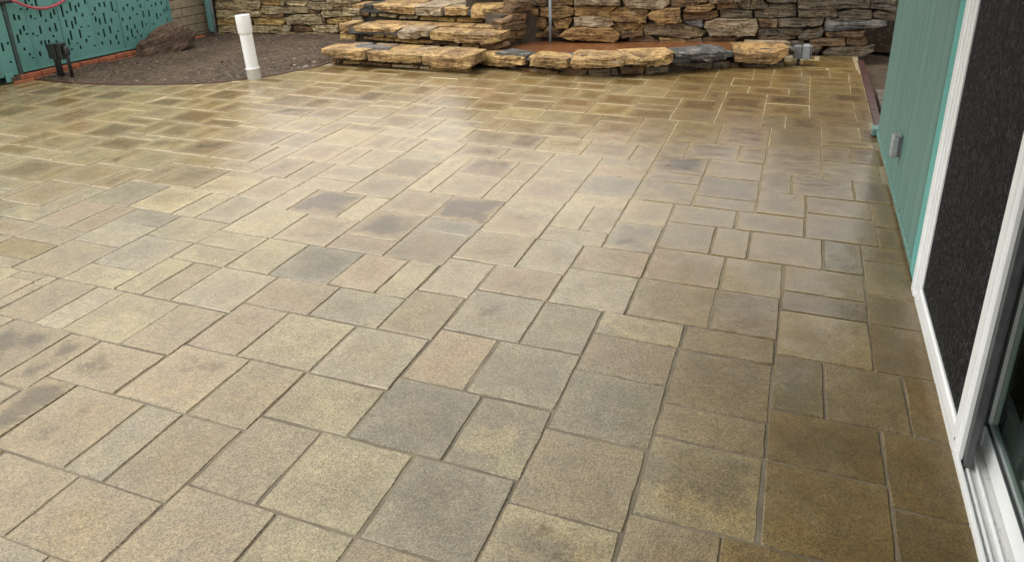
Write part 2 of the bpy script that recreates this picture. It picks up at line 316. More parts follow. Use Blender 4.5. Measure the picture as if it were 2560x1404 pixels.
PAVERS = """-37.93 -34.94 21.72 25.73 t|-34.95 -32.98 21.72 25.74 g|-33.00 -29.02 21.69 25.73 y|-29.04 -26.03 21.70 25.73 t|-36.16 -32.16 17.68 21.69 w|-32.15 -30.15 17.63 21.65 w|-30.13 -26.11 18.63 21.66 v|-30.16 -28.17 14.63 18.63 w|-28.18 -24.17 14.55 18.60 v|-26.06 -22.05 18.64 22.73 t|-25.95 -22.93 22.77 26.82 p|-25.88 -21.86 26.87 29.94 p|-21.84 -17.83 26.91 29.99 g|-17.80 -14.78 26.96 31.02 t|-22.91 -18.90 22.77 26.84 y|-18.88 -14.85 22.78 26.87 g|-14.78 -11.72 23.87 27.94 p|-22.01 -19.01 18.63 22.70 t|-18.96 -14.92 19.62 22.69 y|-14.86 -10.80 19.67 23.79 d|-14.74 -10.71 28.00 32.07 g|-10.60 -6.55 32.07 36.06 g|-10.67 -7.61 28.00 32.05 g|-6.49 -2.40 32.11 36.15 t|-7.56 -3.49 30.05 32.08 c|-7.58 -3.52 26.95 30.01 p|-11.61 -7.61 23.83 27.94 g|-7.59 -3.50 22.79 26.88 g|-10.75 -7.67 19.68 23.73 c|-3.41 0.70 30.03 32.08 t|-3.46 0.65 25.88 29.96 v|-3.43 0.63 23.77 25.82 t|-3.47 0.62 19.60 23.70 c|-7.65 -3.55 18.63 22.71 t|-2.33 0.76 32.10 36.14 t|0.82 4.89 35.07 37.11 b|0.78 4.87 30.96 35.02 y|0.72 2.78 26.89 30.93 d|2.85 5.91 26.88 30.94 t|4.93 7.36 35.08 38.12 b|4.91 7.35 30.97 35.03 b|5.94 7.33 26.90 30.93 b|0.69 4.78 23.76 26.84 b|0.71 4.81 19.63 23.69 b|4.83 7.31 22.73 26.84 b|4.86 7.29 18.68 22.68 b|-3.53 -0.48 15.55 19.55 t|-0.45 3.55 15.58 19.58 b|-7.69 -3.61 14.59 18.59 c|-19.03 -16.00 15.52 19.56 t|-15.96 -11.90 15.52 19.59 y|-11.82 -7.72 15.54 19.62 d|-19.11 -15.07 11.49 15.49 t|-15.02 -11.94 11.47 15.47 y|-11.88 -7.79 11.49 15.49 t|-24.15 -22.14 14.53 18.58 g|-22.12 -19.11 14.53 18.58 t|-23.20 -19.18 11.48 14.49 t|-27.21 -23.21 11.48 14.50 t|-53.23 -49.17 33.33 37.42 t|-49.11 -47.06 33.30 37.36 g|-47.02 -42.96 35.20 39.32 g|-42.92 -38.88 35.16 39.25 y|-51.02 -47.02 31.16 33.26 c|-47.01 -43.96 31.08 35.14 p|-43.92 -41.89 31.05 35.13 p|-41.87 -37.84 33.03 35.09 d|-49.93 -45.93 29.05 31.08 p|-45.92 -41.89 28.95 31.01 t|-41.86 -37.83 29.91 32.97 g|-45.95 -41.92 26.85 28.89 b|-41.87 -37.85 25.83 29.86 t|-37.83 -33.84 27.84 31.89 g|-37.84 -33.87 25.76 27.80 y|-33.86 -31.87 25.77 29.79 y|-37.80 -33.75 31.96 35.05 y|-33.81 -29.79 29.82 31.86 y|-31.87 -29.89 25.79 29.80 t|-29.90 -25.92 25.79 29.88 g|-38.84 -36.80 35.11 39.18 y|-36.75 -33.70 35.11 39.18 g|-33.69 -29.67 34.01 38.08 y|-29.64 -25.62 34.03 38.09 v|-33.75 -29.76 31.92 33.95 y|-29.76 -26.75 29.93 33.97 y|-26.74 -22.75 29.95 34.00 d|-22.75 -19.77 29.99 34.03 p|-19.77 -17.77 30.03 34.05 y|-25.62 -21.63 34.05 36.08 p|-25.59 -21.60 36.10 40.10 w|-33.65 -31.61 38.12 42.16 v|-36.73 -33.66 39.25 43.34 v|-31.58 -27.56 38.11 42.16 w|-27.55 -25.56 38.12 42.15 y|-40.81 -36.78 39.25 42.32 y|-29.55 -25.52 42.18 46.22 v|-33.60 -29.58 42.20 44.27 t|-25.49 -23.47 44.15 52.24 y|-23.45 -19.45 44.15 48.16 t|-25.52 -21.52 40.12 44.14 t|-21.51 -17.53 40.15 44.15 w|-19.46 -17.48 44.15 48.14 t|-17.46 -13.46 45.19 49.19 p|-17.50 -13.52 43.19 45.19 y|-17.54 -13.54 39.19 43.19 v|-21.58 -17.58 38.13 40.14 d|-21.62 -17.66 34.07 38.11 v|-17.61 -13.61 35.16 39.18 v|-17.72 -14.72 31.08 35.12 g|-14.67 -10.65 32.13 35.16 p|-13.53 -9.51 39.19 41.20 g|-13.60 -10.59 35.19 39.18 g|-13.52 -11.51 41.21 45.20 y|-11.50 -9.48 41.21 45.20 t|-13.47 -9.47 45.20 47.19 y|-13.43 -9.40 47.18 51.17 d|-9.35 -5.30 47.23 51.23 c|-9.45 -6.41 43.19 47.20 y|-9.48 -6.45 39.18 43.18 c|-10.55 -6.50 36.12 39.16 p|-6.36 -2.29 44.22 47.24 g|-2.22 1.88 44.24 47.28 t|-6.40 -3.33 40.21 44.21 t|-3.27 -1.22 40.21 44.22 y|-1.16 2.90 40.20 44.22 t|-2.28 0.81 36.16 40.19 y|0.87 4.93 37.15 40.18 t|-6.44 -2.35 36.18 40.20 p|2.95 4.99 40.20 44.20 d|1.98 6.01 48.29 51.31 t|1.95 6.02 44.23 48.26 t|-1.15 1.93 47.32 51.33 y|-5.26 -1.18 49.26 53.26 b|-5.25 -1.20 47.26 49.25 t|-1.12 0.94 51.34 55.35 t|1.00 5.05 51.33 55.35 t|5.07 7.43 51.32 55.34 v|6.03 7.41 47.26 51.29 b|6.05 7.40 44.23 47.25 v|5.02 7.39 42.18 44.20 v|4.97 7.38 38.15 42.16 t|-53.30 -49.21 37.50 41.60 t|-55.36 -53.30 36.69 40.73 v|-59.44 -55.40 36.78 40.81 v|-61.57 -57.50 40.90 43.00 y|-57.47 -53.38 40.78 44.81 y|-65.60 -61.60 41.05 43.08 b|-65.92 -63.85 43.12 47.17 b|-63.78 -59.70 43.08 47.15 c|-59.62 -57.55 43.05 47.11 t|-65.95 -61.86 47.23 51.35 p|-61.76 -57.65 47.18 51.27 v|-70.07 -65.98 45.34 49.35 t|-70.13 -66.03 49.35 54.70 p|-66.00 -61.93 51.45 55.54 y|-74.20 -70.15 48.66 53.70 g|-80.55 -76.54 53.48 57.40 t|-82.58 -78.50 57.37 61.36 v|-78.46 -76.46 57.36 61.35 y|-84.72 -82.65 57.30 61.29 y|-86.78 -84.78 58.47 62.47 y|-76.50 -72.41 53.66 57.71 v|-78.22 -74.22 49.55 53.56 b|-76.44 -73.38 57.74 60.77 y|-72.32 -70.20 53.72 57.74 g|-73.32 -69.27 57.74 61.78 v|-70.12 -66.06 54.71 57.73 p|-69.17 -65.05 57.74 61.79 y|-66.04 -61.99 55.61 57.68 y|-72.16 -68.15 61.80 65.80 c|-68.11 -65.05 61.82 65.82 t|-64.97 -60.84 60.83 64.88 y|-64.98 -60.91 57.68 60.77 v|-60.82 -58.75 57.63 61.65 y|-60.67 -56.49 61.65 65.71 b|-58.66 -55.55 57.55 61.58 y|-55.43 -53.29 57.49 61.51 b|-61.94 -57.90 53.52 57.59 g|-57.89 -53.19 53.32 57.45 v|-64.98 -62.90 64.90 68.90 t|-62.80 -60.69 64.91 68.91 y|-60.57 -56.42 65.74 69.76 t|-60.33 -56.33 69.76 71.75 v|-56.37 -52.22 63.60 67.64 g|-56.39 -52.29 61.53 63.56 y|-53.21 -49.12 59.38 61.43 b|-53.19 -49.10 55.27 59.33 y|-58.01 -54.01 71.72 75.73 y|-59.90 -55.90 75.74 79.74 b|-55.88 -51.84 75.71 79.72 v|-53.97 -49.91 71.67 75.68 t|-49.86 -47.81 71.64 75.65 v|-51.83 -47.83 75.66 77.65 c|-51.78 -48.74 77.66 81.66 v|-48.71 -44.69 77.62 79.64 b|-56.30 -52.14 67.66 71.68 c|-52.04 -47.97 69.59 71.63 t|-52.11 -47.97 65.49 69.54 p|-52.19 -48.06 61.38 65.44 b|-47.78 -44.72 73.51 77.57 t|-47.77 -43.75 71.42 73.45 b|-47.91 -43.81 67.37 71.39 b|-47.90 -43.84 65.30 67.34 v|-47.96 -44.86 61.28 65.29 b|-49.03 -44.93 58.17 61.28 v|-44.79 -40.71 62.20 65.26 t|-44.84 -40.73 58.07 62.14 t|-43.78 -40.69 65.28 69.30 v|-43.74 -39.67 69.32 73.37 c|-44.70 -40.70 73.42 75.44 t|-44.67 -40.60 75.44 79.45 v|-40.63 -36.59 66.22 69.28 t|-39.61 -36.56 69.29 73.30 t|-40.67 -36.63 64.10 66.17 y|-40.68 -36.62 60.00 64.05 g|-40.67 -36.62 57.87 59.93 g|-40.52 -36.49 77.31 81.31 g|-36.45 -34.40 78.01 82.01 v|-34.37 -30.36 77.97 81.97 t|-39.58 -36.53 73.30 77.31 y|-36.48 -34.43 73.98 78.00 t|-34.39 -30.37 73.96 77.97 t|-36.51 -32.47 69.93 73.96 p|-32.43 -30.39 69.93 73.95 p|-36.54 -34.51 65.89 69.92 p|-34.46 -30.40 65.84 69.90 b|-30.33 -26.28 76.57 80.57 y|-30.36 -27.35 72.59 76.58 t|-27.35 -23.33 72.54 76.53 t|-30.36 -26.31 68.63 72.59 p|-30.37 -26.35 65.70 68.67 t|-36.60 -32.57 61.84 65.86 t|-32.53 -28.49 61.71 65.75 b|-28.45 -26.42 61.67 65.69 t|-26.29 -22.29 70.48 72.50 g|-26.30 -22.29 67.44 70.46 t|-26.37 -22.35 63.38 67.41 y|-49.03 -44.93 53.97 58.07 t|-44.84 -40.78 53.92 57.99 y|-40.72 -38.67 53.86 57.86 y|-38.62 -34.57 55.73 57.78 v|-36.58 -32.52 57.76 61.80 t|-32.49 -30.48 57.69 61.70 t|-30.46 -26.44 59.60 61.66 g|-30.45 -26.42 55.49 59.55 c|-34.52 -30.48 55.59 57.68 g|-38.67 -34.61 51.62 55.68 y|-34.56 -31.52 51.50 55.55 t|-38.74 -34.69 47.49 51.55 t|-41.84 -38.75 49.77 53.85 t|-40.86 -38.79 45.66 49.71 t|-38.77 -35.70 43.40 47.46 b|-35.65 -33.60 43.39 47.43 b|-34.65 -32.60 47.44 51.46 t|-32.55 -29.51 47.44 51.48 t|-33.56 -29.54 44.34 47.40 t|-31.50 -29.48 51.50 55.52 g|-29.45 -25.43 52.37 55.40 t|-29.49 -25.50 50.32 52.34 c|-29.51 -25.51 46.26 50.29 b|-26.40 -22.39 55.34 59.34 t|-25.41 -21.41 52.25 55.28 v|-23.45 -19.44 48.18 52.20 v|-26.41 -24.39 59.37 63.38 t|-24.38 -20.36 59.33 63.35 t|-22.38 -19.37 55.26 59.28 v|-21.41 -17.42 52.20 55.22 t|-19.44 -17.44 48.15 52.17 t|-22.34 -18.33 63.33 67.36 y|-18.33 -16.33 63.29 67.29 b|-20.34 -16.33 59.27 63.30 t|-19.37 -15.37 55.21 59.23 y|-16.32 -12.31 65.25 67.27 b|-16.31 -12.31 61.23 65.24 p|-16.31 -12.31 59.22 61.22 p|-15.36 -11.35 55.20 59.21 t|-11.33 -9.31 55.20 59.21 t|-12.30 -9.28 63.27 67.29 t|-12.29 -9.27 59.22 63.25 t|-17.42 -13.39 51.20 55.20 g|-17.43 -13.44 49.19 51.19 t|-13.37 -9.34 53.18 55.19 y|-13.38 -9.37 51.17 53.17 p|-26.24 -23.20 79.49 83.49 t|-23.18 -19.16 79.47 83.47 t|-26.26 -22.25 76.50 79.49 v|-22.25 -18.25 76.46 79.46 t|-19.15 -15.13 79.45 82.64 v|-23.32 -21.30 72.47 76.48 t|-21.27 -18.25 72.45 76.45 c|-18.23 -16.20 75.37 79.41 c|-16.15 -12.10 75.31 79.31 y|-22.28 -18.26 69.42 72.45 p|-22.28 -18.27 67.38 69.40 p|-18.25 -14.22 71.31 75.33 p|-18.25 -14.22 67.28 71.30 y|-14.20 -10.19 72.30 75.31 t|-14.20 -10.18 70.28 72.29 t|-14.20 -10.19 67.28 70.28 b|-15.11 -12.08 79.15 82.98 t|-19.14 -16.11 82.65 86.65 v|-16.08 -12.05 82.82 86.81 b|-16.02 -12.02 86.81 90.81 t|-12.01 -7.97 86.18 90.17 t|-12.04 -8.01 82.21 86.19 b|-12.07 -8.04 78.26 82.23 t|-12.07 -8.06 75.31 78.29 t|-7.94 -3.91 86.05 89.07 t|-3.88 -1.86 85.90 88.92 t|-7.98 -5.95 82.34 86.20 g|-5.91 -1.87 82.63 85.87 b|-8.01 -3.97 79.43 82.47 t|-8.04 -6.03 75.37 79.40 p|-6.00 -1.97 77.42 79.42 b|-6.03 -1.98 73.43 77.43 v|-6.04 -2.00 71.44 73.44 v|-10.15 -6.08 71.34 75.34 p|-10.16 -6.11 67.34 71.34 t|-6.06 -2.01 67.44 71.44 p|-3.93 0.10 79.42 82.55 p|-1.85 2.19 84.81 88.88 t|-1.86 2.15 82.59 84.71 t|0.13 2.15 79.40 82.50 v|-1.95 2.11 76.08 79.30 v|-1.95 2.11 71.70 75.88 t|-1.97 0.07 67.55 71.62 t|0.11 3.14 67.57 71.61 b|-9.24 -5.18 61.20 67.38 y|-5.11 -1.05 61.21 67.49 p|-9.27 -7.24 57.20 61.20 c|-7.21 -3.17 57.21 61.21 v|-3.13 -1.09 57.22 61.21 t|-0.97 3.10 62.05 67.55 t|-1.05 3.04 55.35 62.03 t|-5.20 -1.13 53.25 57.22 t|-9.30 -5.25 53.21 57.20 v|-9.34 -5.31 51.23 53.22 v|1.29 4.29 88.92 92.92 t|-1.72 1.28 88.91 92.92 y|1.25 3.25 94.24 98.25 b|3.24 7.23 94.07 98.07 y|5.41 7.42 92.03 94.05 t|4.30 6.31 88.98 92.01 t|2.21 6.22 86.92 88.94 t|2.21 6.22 84.84 86.88 t|2.17 6.19 81.76 84.80 y|6.31 7.59 88.99 92.02 p|6.23 7.57 84.93 88.96 y|6.21 7.56 81.82 84.88 b|2.15 4.17 78.68 81.72 y|4.18 7.54 78.66 81.75 v|2.14 6.17 74.62 78.65 t|2.14 6.15 71.57 74.59 p|6.18 7.53 75.57 78.61 p|6.17 7.52 71.53 75.54 v|3.16 7.17 69.46 71.52 b|3.14 6.17 65.41 69.43 g|6.19 7.49 65.41 69.44 b|3.13 7.15 63.38 65.40 y|3.09 5.12 59.37 63.37 t|5.14 7.47 59.38 63.38 b|3.07 7.09 55.36 59.37 y|-61.82 -57.73 51.36 53.44 v|-57.64 -55.56 49.32 53.32 b|-55.48 -51.38 49.08 53.18 y|-51.30 -49.20 49.03 53.10 v|-53.16 -49.11 53.17 55.21 b|-57.53 -53.40 44.84 47.86 b|-53.32 -49.24 45.82 48.97 c|-53.34 -51.25 41.69 45.75 v|-51.17 -47.09 41.61 45.71 y|-49.19 -45.15 45.72 49.80 v|-49.11 -46.03 49.86 53.91 y|-45.96 -41.90 49.82 53.90 p|-45.07 -40.95 45.67 49.76 t|-47.04 -42.98 43.53 45.63 b|-49.14 -47.07 37.42 41.51 v|-47.02 -44.93 39.40 43.47 v|-44.87 -40.84 39.35 43.47 b|-42.91 -38.83 43.54 45.62 y"""
